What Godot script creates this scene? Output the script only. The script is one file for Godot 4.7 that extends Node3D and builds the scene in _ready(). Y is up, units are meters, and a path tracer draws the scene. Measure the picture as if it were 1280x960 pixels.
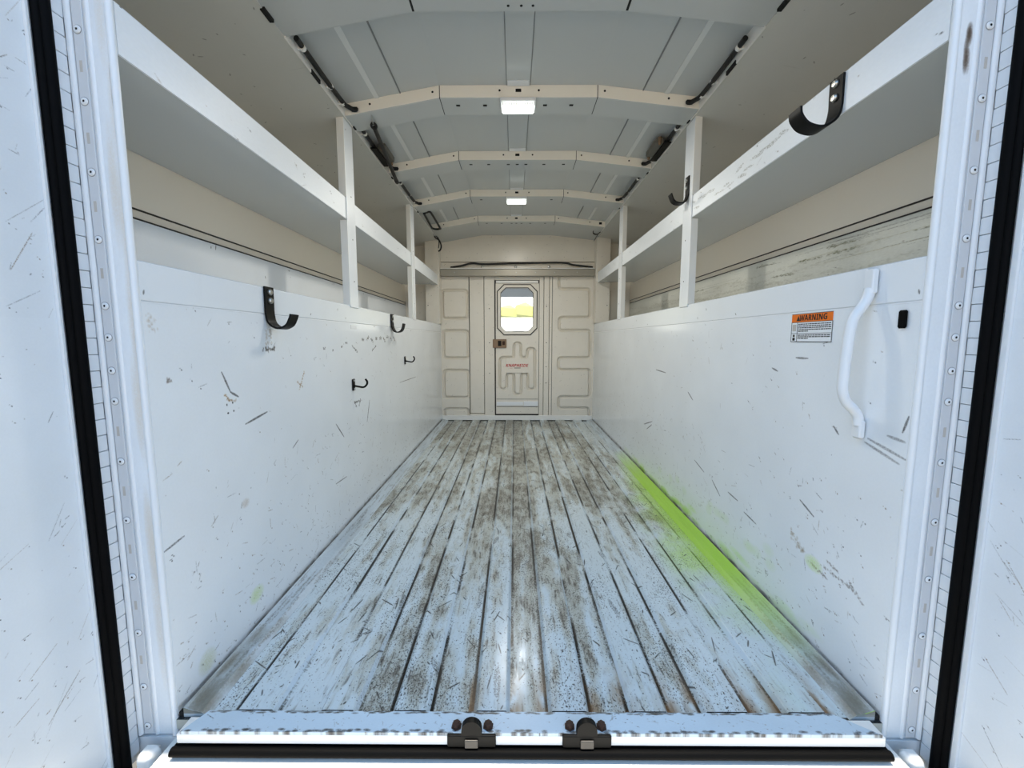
extends Node3D

const BACK := -3.84        # the bulkhead
const FRONT := -0.757      # where the side walls end at the rear opening
const DROP := {-1: 0.0, 1: 1.0}

class MB:
	var v := PackedVector3Array()
	var n := PackedVector3Array()
	var uv := PackedVector2Array()
	func tri(a: Vector3, b: Vector3, c: Vector3, na: Vector3, nb: Vector3, nc: Vector3, ua := Vector2.ZERO, ub := Vector2.ZERO, uc := Vector2.ZERO):
		if (b - a).cross(c - a).dot(na + nb + nc) > 0.0:
			v.append_array([a, c, b]); n.append_array([na, nc, nb]); uv.append_array([ua, uc, ub])
		else:
			v.append_array([a, b, c]); n.append_array([na, nb, nc]); uv.append_array([ua, ub, uc])
	func flat(a: Vector3, b: Vector3, c: Vector3, out: Vector3):
		var g := (b - a).cross(c - a)
		if g.length() < 1e-12: return
		g = g.normalized()
		if g.dot(out) < 0.0: g = -g
		tri(a, b, c, g, g, g, pl(a, g), pl(b, g), pl(c, g))
	func pl(p: Vector3, g: Vector3) -> Vector2:
		var q := g.abs()
		if q.x > q.y and q.x > q.z: return Vector2(p.z, p.y)
		if q.y > q.z: return Vector2(p.x, p.z)
		return Vector2(p.x, p.y)
	func quad(a: Vector3, b: Vector3, c: Vector3, d: Vector3, out: Vector3):
		flat(a, b, c, out); flat(a, c, d, out)
	func uvquad(a: Vector3, b: Vector3, c: Vector3, d: Vector3, out: Vector3, r := Rect2(0, 0, 1, 1)):
		# a bottom left, b bottom right, c top right, d top left of the picture
		var ua := r.position + Vector2(0, r.size.y); var ub := r.position + r.size
		var uc := r.position + Vector2(r.size.x, 0); var ud := r.position
		tri(a, b, c, out, out, out, ua, ub, uc); tri(a, c, d, out, out, out, ua, uc, ud)
	func slab(o: Vector3, u: Vector3, w: Vector3, t: Vector3, r := Rect2(0, 0, 1, 1)):
		# a sheet with its picture on the face away from t
		uvquad(o, o + u, o + u + w, o + w, -t.normalized(), r)
		var m := o + (u + w + t) / 2.0
		var k := v.size()
		quad(o + t, o + u + t, o + u + w + t, o + w + t, t)
		quad(o, o + u, o + u + t, o + t, -w); quad(o + w, o + w + u, o + w + u + t, o + w + t, w)
		quad(o, o + w, o + w + t, o + t, -u); quad(o + u, o + u + w, o + u + w + t, o + u + t, u)
		for i in range(k, v.size()): uv[i] = r.position + r.size * 0.02
	func box(lo: Vector3, hi: Vector3, r := 0.0):
		if r <= 0.0:
			for ax in 3:
				for s in [0, 1]:
					var nn := Vector3.ZERO; nn[ax] = -1.0 if s == 0 else 1.0
					var p := []
					for k in [[0, 0], [1, 0], [1, 1], [0, 1]]:
						var q := Vector3.ZERO
						q[ax] = lo[ax] if s == 0 else hi[ax]
						q[(ax + 1) % 3] = [lo, hi][k[0]][(ax + 1) % 3]
						q[(ax + 2) % 3] = [lo, hi][k[1]][(ax + 2) % 3]
						p.append(q)
					quad(p[0], p[1], p[2], p[3], nn)
			return
		r = minf(r, minf(hi.x - lo.x, minf(hi.y - lo.y, hi.z - lo.z)) * 0.49)
		var P := func(i: int, j: int, k: int, ax: int) -> Vector3:
			var q := Vector3([lo, hi][i].x, [lo, hi][j].y, [lo, hi][k].z)
			var ids := [i, j, k]
			for a in 3:
				if a != ax: q[a] += r if ids[a] == 0 else -r
			return q
		var N := func(ax: int, s: int) -> Vector3:
			var q := Vector3.ZERO; q[ax] = -1.0 if s == 0 else 1.0
			return q
		for ax in 3:
			for s in [0, 1]:
				var c := []
				for k in [[0, 0], [1, 0], [1, 1], [0, 1]]:
					var id := [0, 0, 0]; id[ax] = s; id[(ax + 1) % 3] = k[0]; id[(ax + 2) % 3] = k[1]
					c.append(P.call(id[0], id[1], id[2], ax))
				quad(c[0], c[1], c[2], c[3], N.call(ax, s))
		for ax in 3:      # edges along ax
			var b := (ax + 1) % 3; var d := (ax + 2) % 3
			for sb in [0, 1]:
				for sd in [0, 1]:
					var i0 := [0, 0, 0]; i0[b] = sb; i0[d] = sd; i0[ax] = 0
					var i1 := i0.duplicate(); i1[ax] = 1
					var a0: Vector3 = P.call(i0[0], i0[1], i0[2], b); var a1: Vector3 = P.call(i1[0], i1[1], i1[2], b)
					var c0: Vector3 = P.call(i0[0], i0[1], i0[2], d); var c1: Vector3 = P.call(i1[0], i1[1], i1[2], d)
					var nb: Vector3 = N.call(b, sb); var nd: Vector3 = N.call(d, sd)
					tri(a0, a1, c1, nb, nb, nd); tri(a0, c1, c0, nb, nd, nd)
		for i in 2:
			for j in 2:
				for k in 2:
					tri(P.call(i, j, k, 0), P.call(i, j, k, 1), P.call(i, j, k, 2), N.call(0, i), N.call(1, j), N.call(2, k))
	func prism(p: Array, off: Vector3):
		var nn := Vector3.ZERO
		var m := p.size()
		for i in m: nn += (p[i] as Vector3).cross(p[(i + 1) % m])
		nn = nn.normalized()
		var ex: Vector3 = ((p[1] as Vector3) - p[0]).normalized(); var ey := nn.cross(ex)
		var q := PackedVector2Array()
		for a in p: q.append(Vector2((a as Vector3).dot(ex), (a as Vector3).dot(ey)))
		var t := Geometry2D.triangulate_polygon(q)
		for i in range(0, t.size(), 3):
			flat(p[t[i]], p[t[i + 1]], p[t[i + 2]], -off)
			flat(p[t[i]] + off, p[t[i + 1]] + off, p[t[i + 2]] + off, off)
		for i in m:
			var a: Vector3 = p[i]; var b: Vector3 = p[(i + 1) % m]
			quad(a, b, b + off, a + off, (b - a).cross(nn))
	func tube(path: Array, r: float, sides := 10, cap := true):
		var m := path.size()
		var f := []
		var up := Vector3(0.123, 0.9, 0.37)
		for i in m:
			var t: Vector3 = ((path[mini(i + 1, m - 1)] as Vector3) - path[maxi(i - 1, 0)]).normalized()
			var x: Vector3 = (up - t * up.dot(t)).normalized()
			if x.length() < 0.5: x = t.cross(Vector3.RIGHT).normalized()
			up = x
			f.append([x, t.cross(x), t])
		for i in m - 1:
			for k in sides:
				var a0 := TAU * k / sides; var a1 := TAU * (k + 1) / sides
				var d00: Vector3 = f[i][0] * cos(a0) + f[i][1] * sin(a0); var d01: Vector3 = f[i][0] * cos(a1) + f[i][1] * sin(a1)
				var d10: Vector3 = f[i + 1][0] * cos(a0) + f[i + 1][1] * sin(a0); var d11: Vector3 = f[i + 1][0] * cos(a1) + f[i + 1][1] * sin(a1)
				var p00: Vector3 = path[i] + d00 * r; var p01: Vector3 = path[i] + d01 * r
				var p10: Vector3 = path[i + 1] + d10 * r; var p11: Vector3 = path[i + 1] + d11 * r
				tri(p00, p10, p11, d00, d10, d11); tri(p00, p11, p01, d00, d11, d01)
		if cap:
			for e in [0, m - 1]:
				var out: Vector3 = f[e][2] * (-1.0 if e == 0 else 1.0)
				for k in sides:
					var a0 := TAU * k / sides; var a1 := TAU * (k + 1) / sides
					tri(path[e], path[e] + (f[e][0] * cos(a0) + f[e][1] * sin(a0)) * r, path[e] + (f[e][0] * cos(a1) + f[e][1] * sin(a1)) * r, out, out, out)
	func lathe(c: Vector3, axis: Vector3, prof: Array, sides := 14):
		# prof: Vector2(radius, height along the axis)
		axis = axis.normalized()
		var x := axis.cross(Vector3(0.3, 0.71, 0.64)).normalized(); var y := axis.cross(x)
		for i in prof.size() - 1:
			var p: Vector2 = prof[i]; var q: Vector2 = prof[i + 1]
			var e := q - p
			if e.length() < 1e-7: continue
			for k in sides:
				var a0 := TAU * k / sides; var a1 := TAU * (k + 1) / sides
				var d0 := x * cos(a0) + y * sin(a0); var d1 := x * cos(a1) + y * sin(a1)
				var n0 := (d0 * e.y - axis * e.x).normalized(); var n1 := (d1 * e.y - axis * e.x).normalized()
				var A := c + d0 * p.x + axis * p.y; var B := c + d1 * p.x + axis * p.y
				var C := c + d1 * q.x + axis * q.y; var D := c + d0 * q.x + axis * q.y
				if p.x > 1e-6: tri(A, B, C, n0, n1, n1)
				if q.x > 1e-6: tri(A, C, D, n0, n1, n0)
	func bar(path: Array, side: Vector3, w: float, t: float):
		var m := path.size()
		side = side.normalized()
		var nn := []
		for i in m:
			var tg: Vector3 = ((path[mini(i + 1, m - 1)] as Vector3) - path[maxi(i - 1, 0)]).normalized()
			nn.append(side.cross(tg).normalized())
		var C := func(i: int, a: float, b: float) -> Vector3: return path[i] + side * a * w / 2.0 + nn[i] * b * t / 2.0
		for i in m - 1:
			for b in [-1.0, 1.0]:
				var n0: Vector3 = nn[i] * b; var n1: Vector3 = nn[i + 1] * b
				tri(C.call(i, -1, b), C.call(i + 1, -1, b), C.call(i + 1, 1, b), n0, n1, n1)
				tri(C.call(i, -1, b), C.call(i + 1, 1, b), C.call(i, 1, b), n0, n1, n0)
				quad(C.call(i, b, -1), C.call(i + 1, b, -1), C.call(i + 1, b, 1), C.call(i, b, 1), side * b)
		for e in [0, m - 1]:
			var dd: Vector3 = (path[0] - path[1]) if e == 0 else (path[m - 1] - path[m - 2])
			quad(C.call(e, -1, -1), C.call(e, 1, -1), C.call(e, 1, 1), C.call(e, -1, 1), dd)
	func ring(outer: Array, inner: Array, off: Vector3):
		# a frame between two outlines of equally many corners; off points to its back
		var m := outer.size()
		var mid := Vector3.ZERO
		for p in outer: mid += p / m
		for i in m:
			var a: Vector3 = outer[i]; var b: Vector3 = outer[(i + 1) % m]; var c: Vector3 = inner[(i + 1) % m]; var d: Vector3 = inner[i]
			quad(a, b, c, d, -off); quad(a + off, b + off, c + off, d + off, off)
			quad(a, b, b + off, a + off, (a + b) / 2.0 - mid); quad(d, c, c + off, d + off, mid - (c + d) / 2.0)
	func mesh() -> ArrayMesh:
		var arr := []
		arr.resize(Mesh.ARRAY_MAX)
		arr[Mesh.ARRAY_VERTEX] = v; arr[Mesh.ARRAY_NORMAL] = n; arr[Mesh.ARRAY_TEX_UV] = uv
		var me := ArrayMesh.new()
		me.add_surface_from_arrays(Mesh.PRIMITIVE_TRIANGLES, arr)
		return me

var M := {}

func V(x: float, y: float, z: float) -> Vector3: return Vector3(x, y, z)

func put(called: String, b, mat: Material, parent: Node3D = self) -> MeshInstance3D:
	var o := MeshInstance3D.new()
	o.name = called
	o.mesh = b.mesh() if b is MB else b
	o.material_override = mat
	parent.add_child(o, true)
	if parent != self: o.position = -parent.global_position
	return o

func tag(o: Node3D, label: String, category: String, group := "", kind := "") -> Node3D:
	o.set_meta("label", label); o.set_meta("category", category)
	if group: o.set_meta("group", group)
	if kind: o.set_meta("kind", kind)
	return o

func thing(called: String, at: Vector3, label: String, category: String, group := "", kind := "") -> Node3D:
	var o := Node3D.new()
	o.name = called
	add_child(o, true)
	o.position = at
	return tag(o, label, category, group, kind)

func bx(lo: Vector3, hi: Vector3, r := 0.0) -> MB:
	var b := MB.new()
	b.box(Vector3(minf(lo.x, hi.x), minf(lo.y, hi.y), minf(lo.z, hi.z)), Vector3(maxf(lo.x, hi.x), maxf(lo.y, hi.y), maxf(lo.z, hi.z)), r)
	return b

# ---------------------------------------------------------------- textures
func nmap(sd: int, freq: float, w: int, h: int, W: int, H: int, oct := 3) -> PackedByteArray:
	var f := FastNoiseLite.new()
	f.seed = sd; f.frequency = freq; f.fractal_octaves = oct
	f.noise_type = FastNoiseLite.TYPE_SIMPLEX_SMOOTH
	var im := f.get_image(w, h, false, false, true)
	im.convert(Image.FORMAT_L8)
	if w != W or h != H: im.resize(W, H, Image.INTERPOLATE_CUBIC)
	return im.get_data()

func stroke(im: Image, p: Vector2, q: Vector2, w: float, c: Color, a: float, rough := 0.35, rng: RandomNumberGenerator = null):
	var W := im.get_width(); var H := im.get_height()
	var lo := p.min(q) - Vector2(w + 1, w + 1); var hi := p.max(q) + Vector2(w + 1, w + 1)
	var d := q - p
	var L := maxf(d.length(), 0.01)
	for y in range(maxi(int(lo.y), 0), mini(int(hi.y) + 1, H)):
		for x in range(maxi(int(lo.x), 0), mini(int(hi.x) + 1, W)):
			var e := Vector2(x + 0.5, y + 0.5) - p
			var t := clampf(e.dot(d) / (L * L), 0.0, 1.0)
			var k := w * (0.35 + 0.65 * sin(PI * (0.08 + 0.84 * t)))
			var r := (e - d * t).length()
			var s := clampf(k - r + 0.5, 0.0, 1.0) * a
			if rng: s *= 1.0 - rough * rng.randf() * 1.6
			if s > 0.01: im.set_pixel(x, y, im.get_pixel(x, y).lerp(c, clampf(s, 0.0, 1.0)))

func blotch(im: Image, c: Vector2, r: Vector2, col: Color, a: float, rng: RandomNumberGenerator):
	for y in range(maxi(int(c.y - r.y), 0), mini(int(c.y + r.y) + 1, im.get_height())):
		for x in range(maxi(int(c.x - r.x), 0), mini(int(c.x + r.x) + 1, im.get_width())):
			var d := Vector2((x - c.x) / r.x, (y - c.y) / r.y).length()
			if d < 1.0:
				var s := a * (1.0 - d * d) * (0.45 + 0.9 * rng.randf())
				im.set_pixel(x, y, im.get_pixel(x, y).lerp(col, clampf(s, 0.0, 1.0)))

func smear(im: Image, p: Vector2, q: Vector2, w: float, col: Color, a: float, rng: RandomNumberGenerator):
	var n := int(8 + p.distance_to(q) * 0.9)
	for i in n:
		var t := rng.randf()
		var off := Vector2(rng.randfn(), rng.randfn()) * w * 0.5
		blotch(im, p.lerp(q, t) + off, Vector2(1.0 + w * 0.45 * rng.randf(), 1.0 + w * 0.45 * rng.randf()), col, a * (0.4 + 0.6 * rng.randf()), rng)

func painted(W: int, H: int, sd: int, base: Color, amount := 0.03) -> Image:
	var im := Image.create_empty(W, H, false, Image.FORMAT_RGB8)
	var a := nmap(sd, 0.02, maxi(W / 4, 16), maxi(H / 4, 16), W, H, 4)
	var b := nmap(sd + 1, 0.2, W, H, W, H, 2)
	var d := PackedByteArray()
	d.resize(W * H * 3)
	for i in W * H:
		var k := 1.0 + ((a[i] - 128) * 0.7 + (b[i] - 128) * 0.3) / 128.0 * amount
		d[i * 3] = clampi(int(base.r * k * 255.0), 0, 255)
		d[i * 3 + 1] = clampi(int(base.g * k * 255.0), 0, 255)
		d[i * 3 + 2] = clampi(int(base.b * k * 255.0), 0, 255)
	return Image.create_from_data(W, H, false, Image.FORMAT_RGB8, d)

func scuffs(im: Image, count: int, rng: RandomNumberGenerator, longest: float, slope: float, spread: float, low := 0.0):
	var W := im.get_width(); var H := im.get_height()
	for i in count:
		var p := Vector2(rng.randf() * W, H * (low + (1.0 - low) * rng.randf()))
		var L := 1.0 + longest * pow(rng.randf(), 4.0)
		var a := slope + spread * (rng.randf() - 0.5)
		var tone: Color = [Color(0.13, 0.13, 0.13), Color(0.3, 0.29, 0.28), Color(0.45, 0.42, 0.38), Color(0.36, 0.27, 0.18)][rng.randi() % 4]
		stroke(im, p, p + Vector2(cos(a), sin(a)) * L, 0.35 + 0.75 * rng.randf() * rng.randf(), tone, 0.25 + 0.65 * rng.randf(), 0.6, rng)
		if rng.randf() < 0.35: stroke(im, p + Vector2(3, 2), p + Vector2(4, 3), 0.8, tone, 0.8)

func tex(im: Image) -> ImageTexture:
	return ImageTexture.create_from_image(im)

func mat(c: Color, rough := 0.3, metal := 0.0, t: Texture2D = null) -> StandardMaterial3D:
	var m := StandardMaterial3D.new()
	m.albedo_color = c; m.roughness = rough; m.metallic = metal
	m.albedo_texture = t
	return m

const WHITE := Color(0.915, 0.93, 0.94)

func wall_picture(side: int) -> Image:
	# 3.1 m by 0.813 m, u from the rear opening inwards (left wall), mirrored for the right wall
	var W := 2048; var H := 540
	var rng := RandomNumberGenerator.new(); rng.seed = 20 + side
	var im := painted(W, H, 30 + side, WHITE, 0.02)
	var at := func(z: float, y: float) -> Vector2:
		var u := (FRONT - z) / 3.083
		return Vector2((u if side < 0 else 1.0 - u) * W, (1.0 - y / 0.813) * H)
	# sooty streaks that thicken towards the floor
	scuffs(im, 420, rng, 18, -0.9 if side < 0 else 0.9, 2.6)
	scuffs(im, 520, rng, 22, -0.6 if side < 0 else 0.6, 2.0, 0.5)
	scuffs(im, 420, rng, 18, 0.0, 0.9, 0.82)
	var black := Color(0.09, 0.085, 0.08); var rust := Color(0.5, 0.34, 0.16); var grey := Color(0.42, 0.42, 0.42)
	var draw := func(list: Array, w: float, c: Color, a: float):
		for s in list:
			if w > 2.4: smear(im, at.call(s[0], s[1]), at.call(s[2], s[3]), w, c, a * 0.8, rng)
			else: stroke(im, at.call(s[0], s[1]), at.call(s[2], s[3]), w, c, a, 0.4, rng)
	if side < 0:
		draw.call([[-0.950, 0.672, -0.975, 0.623], [-0.975, 0.623, -1.002, 0.608], [-1.022, 0.536, -1.115, 0.551], [-1.542, 0.43, -1.609, 0.365], [-1.912, 0.468, -1.87, 0.374]], 1.7, black, 0.85)
		draw.call([[-1.728, 0.722, -1.787, 0.694], [-1.968, 0.697, -2.028, 0.718], [-1.729, 0.484, -1.812, 0.483], [-1.73, 0.49, -1.75, 0.46], [-1.8, 0.49, -1.78, 0.463]], 3.0, black, 0.9)
		draw.call([[-0.955, 0.62, -0.97, 0.601], [-1.324, 0.644, -1.288, 0.591], [-1.277, 0.618, -1.309, 0.599], [-0.96, 0.607, -0.99, 0.6]], 2.6, rust, 0.6)
		draw.call([[-1.118, 0.72, -1.168, 0.724]], 6.0, Color(0.2, 0.18, 0.16), 0.85)
		draw.call([[-1.15, 0.78, -1.15, 0.73], [-1.135, 0.775, -1.13, 0.73]], 5.0, Color(0.62, 0.52, 0.4), 0.35)
		draw.call([[-1.466, 0.717, -1.48, 0.715], [-1.54, 0.71, -1.545, 0.708], [-1.66, 0.735, -1.68, 0.735], [-1.62, 0.72, -1.63, 0.72]], 2.6, black, 0.9)
		for k in 9: smear(im, at.call(-1.84 - k * 0.06, 0.747 + k * 0.002), at.call(-1.87 - k * 0.06, 0.75 + 0.012 * sin(k * 2.3)), 4.5, black, 0.8, rng)
		draw.call([[-0.757, 0.34, -0.807, 0.348], [-1.233, 0.419, -1.267, 0.436], [-2.432, 0.497, -2.832, 0.495], [-1.518, 0.205, -1.62, 0.2]], 1.3, black, 0.7)
		for p in [[-0.96, 0.594], [-0.98, 0.596], [-0.962, 0.574], [-0.982, 0.576]]: stroke(im, at.call(p[0], p[1]), at.call(p[0], p[1] + 0.001), 2.2, black, 0.95)
		smear(im, at.call(-0.797, 0.668), at.call(-0.81, 0.666), 4.0, Color(0.35, 0.3, 0.26), 0.5, rng)
		blotch(im, at.call(-1.02, 0.085), Vector2(22, 16), Color(0.75, 0.86, 0.45), 0.45, rng)
		blotch(im, at.call(-0.84, 0.045), Vector2(20, 20), Color(0.72, 0.72, 0.45), 0.35, rng)
		blotch(im, at.call(-1.0, 0.34), Vector2(12, 9), Color(0.6, 0.5, 0.4), 0.3, rng)
		draw.call([[-0.77, 0.79, -0.775, 0.765]], 6.0, Color(0.6, 0.5, 0.38), 0.3)
	else:
		draw.call([[-0.94, 0.217, -0.838, 0.212], [-0.927, 0.235, -0.888, 0.228], [-0.982, 0.204, -0.915, 0.193], [-0.86, 0.226, -0.82, 0.197]], 2.6, Color(0.4, 0.36, 0.33), 0.6)
		draw.call([[-0.843, 0.544, -0.758, 0.524], [-0.85, 0.535, -0.77, 0.512], [-0.8, 0.56, -0.762, 0.556]], 1.8, grey, 0.7)
		draw.call([[-0.76, 0.605, -0.769, 0.573], [-0.936, 0.55, -0.92, 0.535], [-1.026, 0.341, -0.975, 0.319], [-1.488, 0.234, -1.425, 0.197]], 1.5, black, 0.8)
		draw.call([[-1.079, 0.7, -1.035, 0.7], [-1.176, 0.667, -1.15, 0.66], [-1.373, 0.231, -1.311, 0.225], [-1.642, 0.264, -1.554, 0.242], [-1.271, 0.204, -1.204, 0.195]], 1.4, black, 0.75)
		draw.call([[-2.135, 0.594, -1.998, 0.589], [-1.733, 0.529, -1.683, 0.502], [-2.3, 0.277, -2.168, 0.317], [-2.25, 0.26, -2.17, 0.3]], 1.6, black, 0.8)
		draw.call([[-1.052, 0.243, -1.0, 0.215]], 8.0, Color(0.55, 0.48, 0.38), 0.5)
		blotch(im, at.call(-0.965, 0.205), Vector2(22, 14), Color(0.74, 0.88, 0.45), 0.5, rng)
		for k in 90:
			var z := -0.95 - 1.75 * rng.randf()
			var f := sin(PI * clampf((-z - 0.85) / 1.95, 0.0, 1.0))
			blotch(im, at.call(z, 0.012 + 0.05 * rng.randf() * rng.randf()), Vector2(34, 9), Color(0.66, 0.88, 0.3), 0.26 * f, rng)
		for k in 14:
			var z := -1.1 - 1.1 * rng.randf()
			blotch(im, at.call(z, 0.1 + 0.05 * rng.randf()), Vector2(20, 14), Color(0.75, 0.87, 0.55), 0.16, rng)
	# grime along the foot of the wall
	for k in 160:
		var z := FRONT - 3.08 * rng.randf()
		blotch(im, at.call(z, 0.012 * rng.randf()), Vector2(10 + 18 * rng.randf(), 3 + 4 * rng.randf()), Color(0.42, 0.41, 0.38), 0.3, rng)
	return im

func floor_pictures() -> Array:
	var W := 1024; var H := 2048          # 1.40 m across, 3.09 m along
	var big := nmap(1, 0.011, 256, 256, W, H, 4)
	var lanes := nmap(2, 0.05, 512, 128, W, H, 4)
	var streak := nmap(3, 0.16, W, 256, W, H, 3)
	var mid := nmap(4, 0.035, W, H / 2, W, H, 4)
	var fine := nmap(5, 0.22, W, H, W, H, 3)
	var speck := nmap(6, 0.30, W, 1300, W, H, 3)
	var wear := nmap(7, 0.02, 256, 512, W, H, 4)
	var edges := [-0.59, -0.508, -0.421, -0.345, -0.274, -0.198, -0.109, -0.036, 0.043, 0.125, 0.206, 0.284, 0.353, 0.447, 0.516, 0.602]
	var ex := PackedFloat32Array(); var eside := PackedFloat32Array(); var lown := PackedFloat32Array(); var tone := PackedFloat32Array()
	var trng := RandomNumberGenerator.new(); trng.seed = 8
	var tones := []
	for k in 17: tones.append(trng.randf() - 0.5)
	for x in W:
		var X := -0.7 + 1.4 * (x + 0.5) / W
		var best := 9.0; var sd := 0.0; var band := 0
		for k in edges.size():
			if X > edges[k]: band = k + 1
			if absf(X - edges[k]) < best:
				best = absf(X - edges[k]); sd = signf(X - edges[k]) * (1.0 if k % 2 == 0 else -1.0)
		ex.append(best); eside.append(sd)     # +1 on the raised side
		lown.append(0.0 if band % 2 == 1 else 1.0)
		tone.append(tones[band])
	var d := PackedByteArray(); d.resize(W * H * 3)
	var rgh := PackedByteArray(); rgh.resize(W * H)
	for y in H:
		var dz := 3.09 * (y + 0.5) / H              # distance from the front edge
		var zf := clampf(dz / 1.6, 0.0, 1.0)
		var gz := sin(PI * clampf((dz - 0.05) / 2.1, 0.0, 1.0))
		for x in W:
			var i := y * W + x
			var X := -0.7 + 1.4 * (x + 0.5) / W
			var b := big[i] / 255.0; var l := lanes[i] / 255.0; var st := streak[i] / 255.0; var m := mid[i] / 255.0
			var f := fine[i] / 255.0; var sp := speck[i] / 255.0; var wv := wear[i] / 255.0
			var mid_bias := 1.0 - absf(X + 0.08) * 1.35
			var g := b * 0.75 + l * 0.75 + m * 0.4 + 0.28 * mid_bias + 0.30 * zf + lown[x] * 0.10 + tone[x] * 0.16 - 1.17
			g = clampf(g * 1.9, 0.0, 1.0)
			var hsh := (i * 747796405 + 2891336453) & 0xFFFFFFFF
			hsh = (((hsh >> ((hsh >> 28) + 4)) ^ hsh) * 277803737) & 0xFFFFFFFF
			var grain := ((hsh >> 22) & 255) / 255.0
			g *= 0.30 + 0.75 * f + 0.35 * grain
			var r := 0.81 + 0.06 * (f - 0.5); var gg := 0.865 + 0.06 * (f - 0.5); var bl := 0.895 + 0.05 * (f - 0.5)
			# worn grey-brown film
			var k := clampf(g * 1.05 + 0.12 * f + 0.10 + 0.14 * zf + 0.12 * mid_bias * l, 0.0, 0.9)
			r = lerpf(r, 0.675, k); gg = lerpf(gg, 0.68, k); bl = lerpf(bl, 0.635, k)
			var k2 := clampf((g - 0.42) * 1.9, 0.0, 1.0) * clampf((m * 0.6 + st * 0.5 + wv * 0.4 - 0.52) * 2.4, 0.0, 1.0) * (0.35 + 0.5 * grain)
			r = lerpf(r, 0.36, k2); gg = lerpf(gg, 0.325, k2); bl = lerpf(bl, 0.275, k2)
			# lengthwise scoring
			var s2 := clampf((st - 0.60) * 5.0, 0.0, 1.0) * clampf((m - 0.35) * 3.0, 0.0, 1.0) * (0.16 + 0.42 * clampf(g * 2.0 + 0.2, 0.0, 1.0))
			r = lerpf(r, 0.24, s2); gg = lerpf(gg, 0.22, s2); bl = lerpf(bl, 0.2, s2)
			# chips and specks
			var crowd := clampf(g * 0.8 + (wv - 0.42) * 1.6 + (b - 0.5) * 0.8, 0.0, 1.0)
			if grain > 0.985 - 0.05 * crowd:
				var c0 := 0.25 + 0.4 * crowd
				r = lerpf(r, 0.17, c0); gg = lerpf(gg, 0.16, c0); bl = lerpf(bl, 0.15, c0)
			if sp > 0.80 - 0.15 * crowd:
				var c := clampf((sp - 0.60) * 5.0 + 0.1 * grain, 0.0, 0.85)
				r = lerpf(r, 0.12, c); gg = lerpf(gg, 0.11, c); bl = lerpf(bl, 0.1, c)
			# dirt packed in the bends, paint rubbed bright on their tops
			var e: float = ex[x]
			if e < 0.012:
				if eside[x] < 0.0:
					var c2 := clampf((0.0085 - e) * 260.0, 0.0, 1.0) * clampf(0.25 + (wv - 0.40) * 3.4 + (f - 0.5) * 1.4 + 0.35 * mid_bias - 0.1, 0.0, 0.97)
					r = lerpf(r, 0.07, c2); gg = lerpf(gg, 0.065, c2); bl = lerpf(bl, 0.06, c2)
				elif e < 0.006:
					var c3 := clampf(0.9 - 1.1 * wv + 0.3 * (f - 0.5), 0.0, 0.6)
					r = lerpf(r, 0.82, c3); gg = lerpf(gg, 0.87, c3); bl = lerpf(bl, 0.91, c3)
			# rust at the front ends of the channels
			if dz < 0.16 and X > -0.12:
				var c4 := clampf(1.0 - dz / 0.15, 0.0, 1.0) * clampf((0.034 - e) * 36.0, 0.0, 1.0) * (0.25 + 0.75 * lown[x]) * clampf(m * 2.2 - 0.35, 0.0, 0.95)
				r = lerpf(r, 0.45, c4); gg = lerpf(gg, 0.30, c4); bl = lerpf(bl, 0.16, c4)
			if dz < 0.012:
				var c5 := 0.85 * clampf(0.5 + f, 0.0, 1.0)
				r = lerpf(r, 0.08, c5); gg = lerpf(gg, 0.07, c5); bl = lerpf(bl, 0.06, c5)
			# lime marking-paint overspray along the right wall
			if X > 0.3:
				var q := clampf(1.12 - (0.69 - X) / (0.045 + 0.085 * gz), 0.0, 1.0) * clampf(gz * 1.5, 0.0, 1.0) * clampf((2.0 - dz) * 1.6, 0.0, 1.0)
				q += clampf(1.0 - absf(X - 0.56) / 0.1, 0.0, 1.0) * clampf(1.0 - absf(dz - 0.75) / 0.85, 0.0, 1.0) * clampf(wv * 1.8 - 0.45, 0.0, 1.0) * 0.6
				q = clampf(q * (0.55 + 0.75 * f), 0.0, 0.93) * (1.0 - 0.6 * clampf((sp - 0.62) * 7.0, 0.0, 1.0))
				r = lerpf(r, 0.63, q); gg = lerpf(gg, 0.82, q); bl = lerpf(bl, 0.22, q)
			d[i * 3] = clampi(int(r * 255.0), 0, 255); d[i * 3 + 1] = clampi(int(gg * 255.0), 0, 255); d[i * 3 + 2] = clampi(int(bl * 255.0), 0, 255)
			rgh[i] = clampi(int((0.15 + 0.22 * g + 0.12 * f) * 255.0), 0, 255)
	var im := Image.create_from_data(W, H, false, Image.FORMAT_RGB8, d)
	var rng := RandomNumberGenerator.new(); rng.seed = 77
	for i in 900:      # stray scratches
		var p := Vector2(rng.randf() * W, rng.randf() * H)
		var a := PI / 2 + (rng.randf() - 0.5) * 2.2
		stroke(im, p, p + Vector2(cos(a), sin(a)) * (4.0 + 30.0 * pow(rng.randf(), 3.0)), 0.7 + 0.5 * rng.randf(), Color(0.12, 0.11, 0.1), 0.75)
	for i in 26:       # tar smears
		var p := Vector2((0.25 + 0.5 * rng.randf()) * W, rng.randf() * H)
		stroke(im, p, p + Vector2(rng.randf() * 24 - 12, 12 + rng.randf() * 70), 3.0 + 3.0 * rng.randf(), Color(0.13, 0.1, 0.08), 0.6, 0.9, rng)
	return [im, Image.create_from_data(W, H, false, Image.FORMAT_L8, rgh)]

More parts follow.
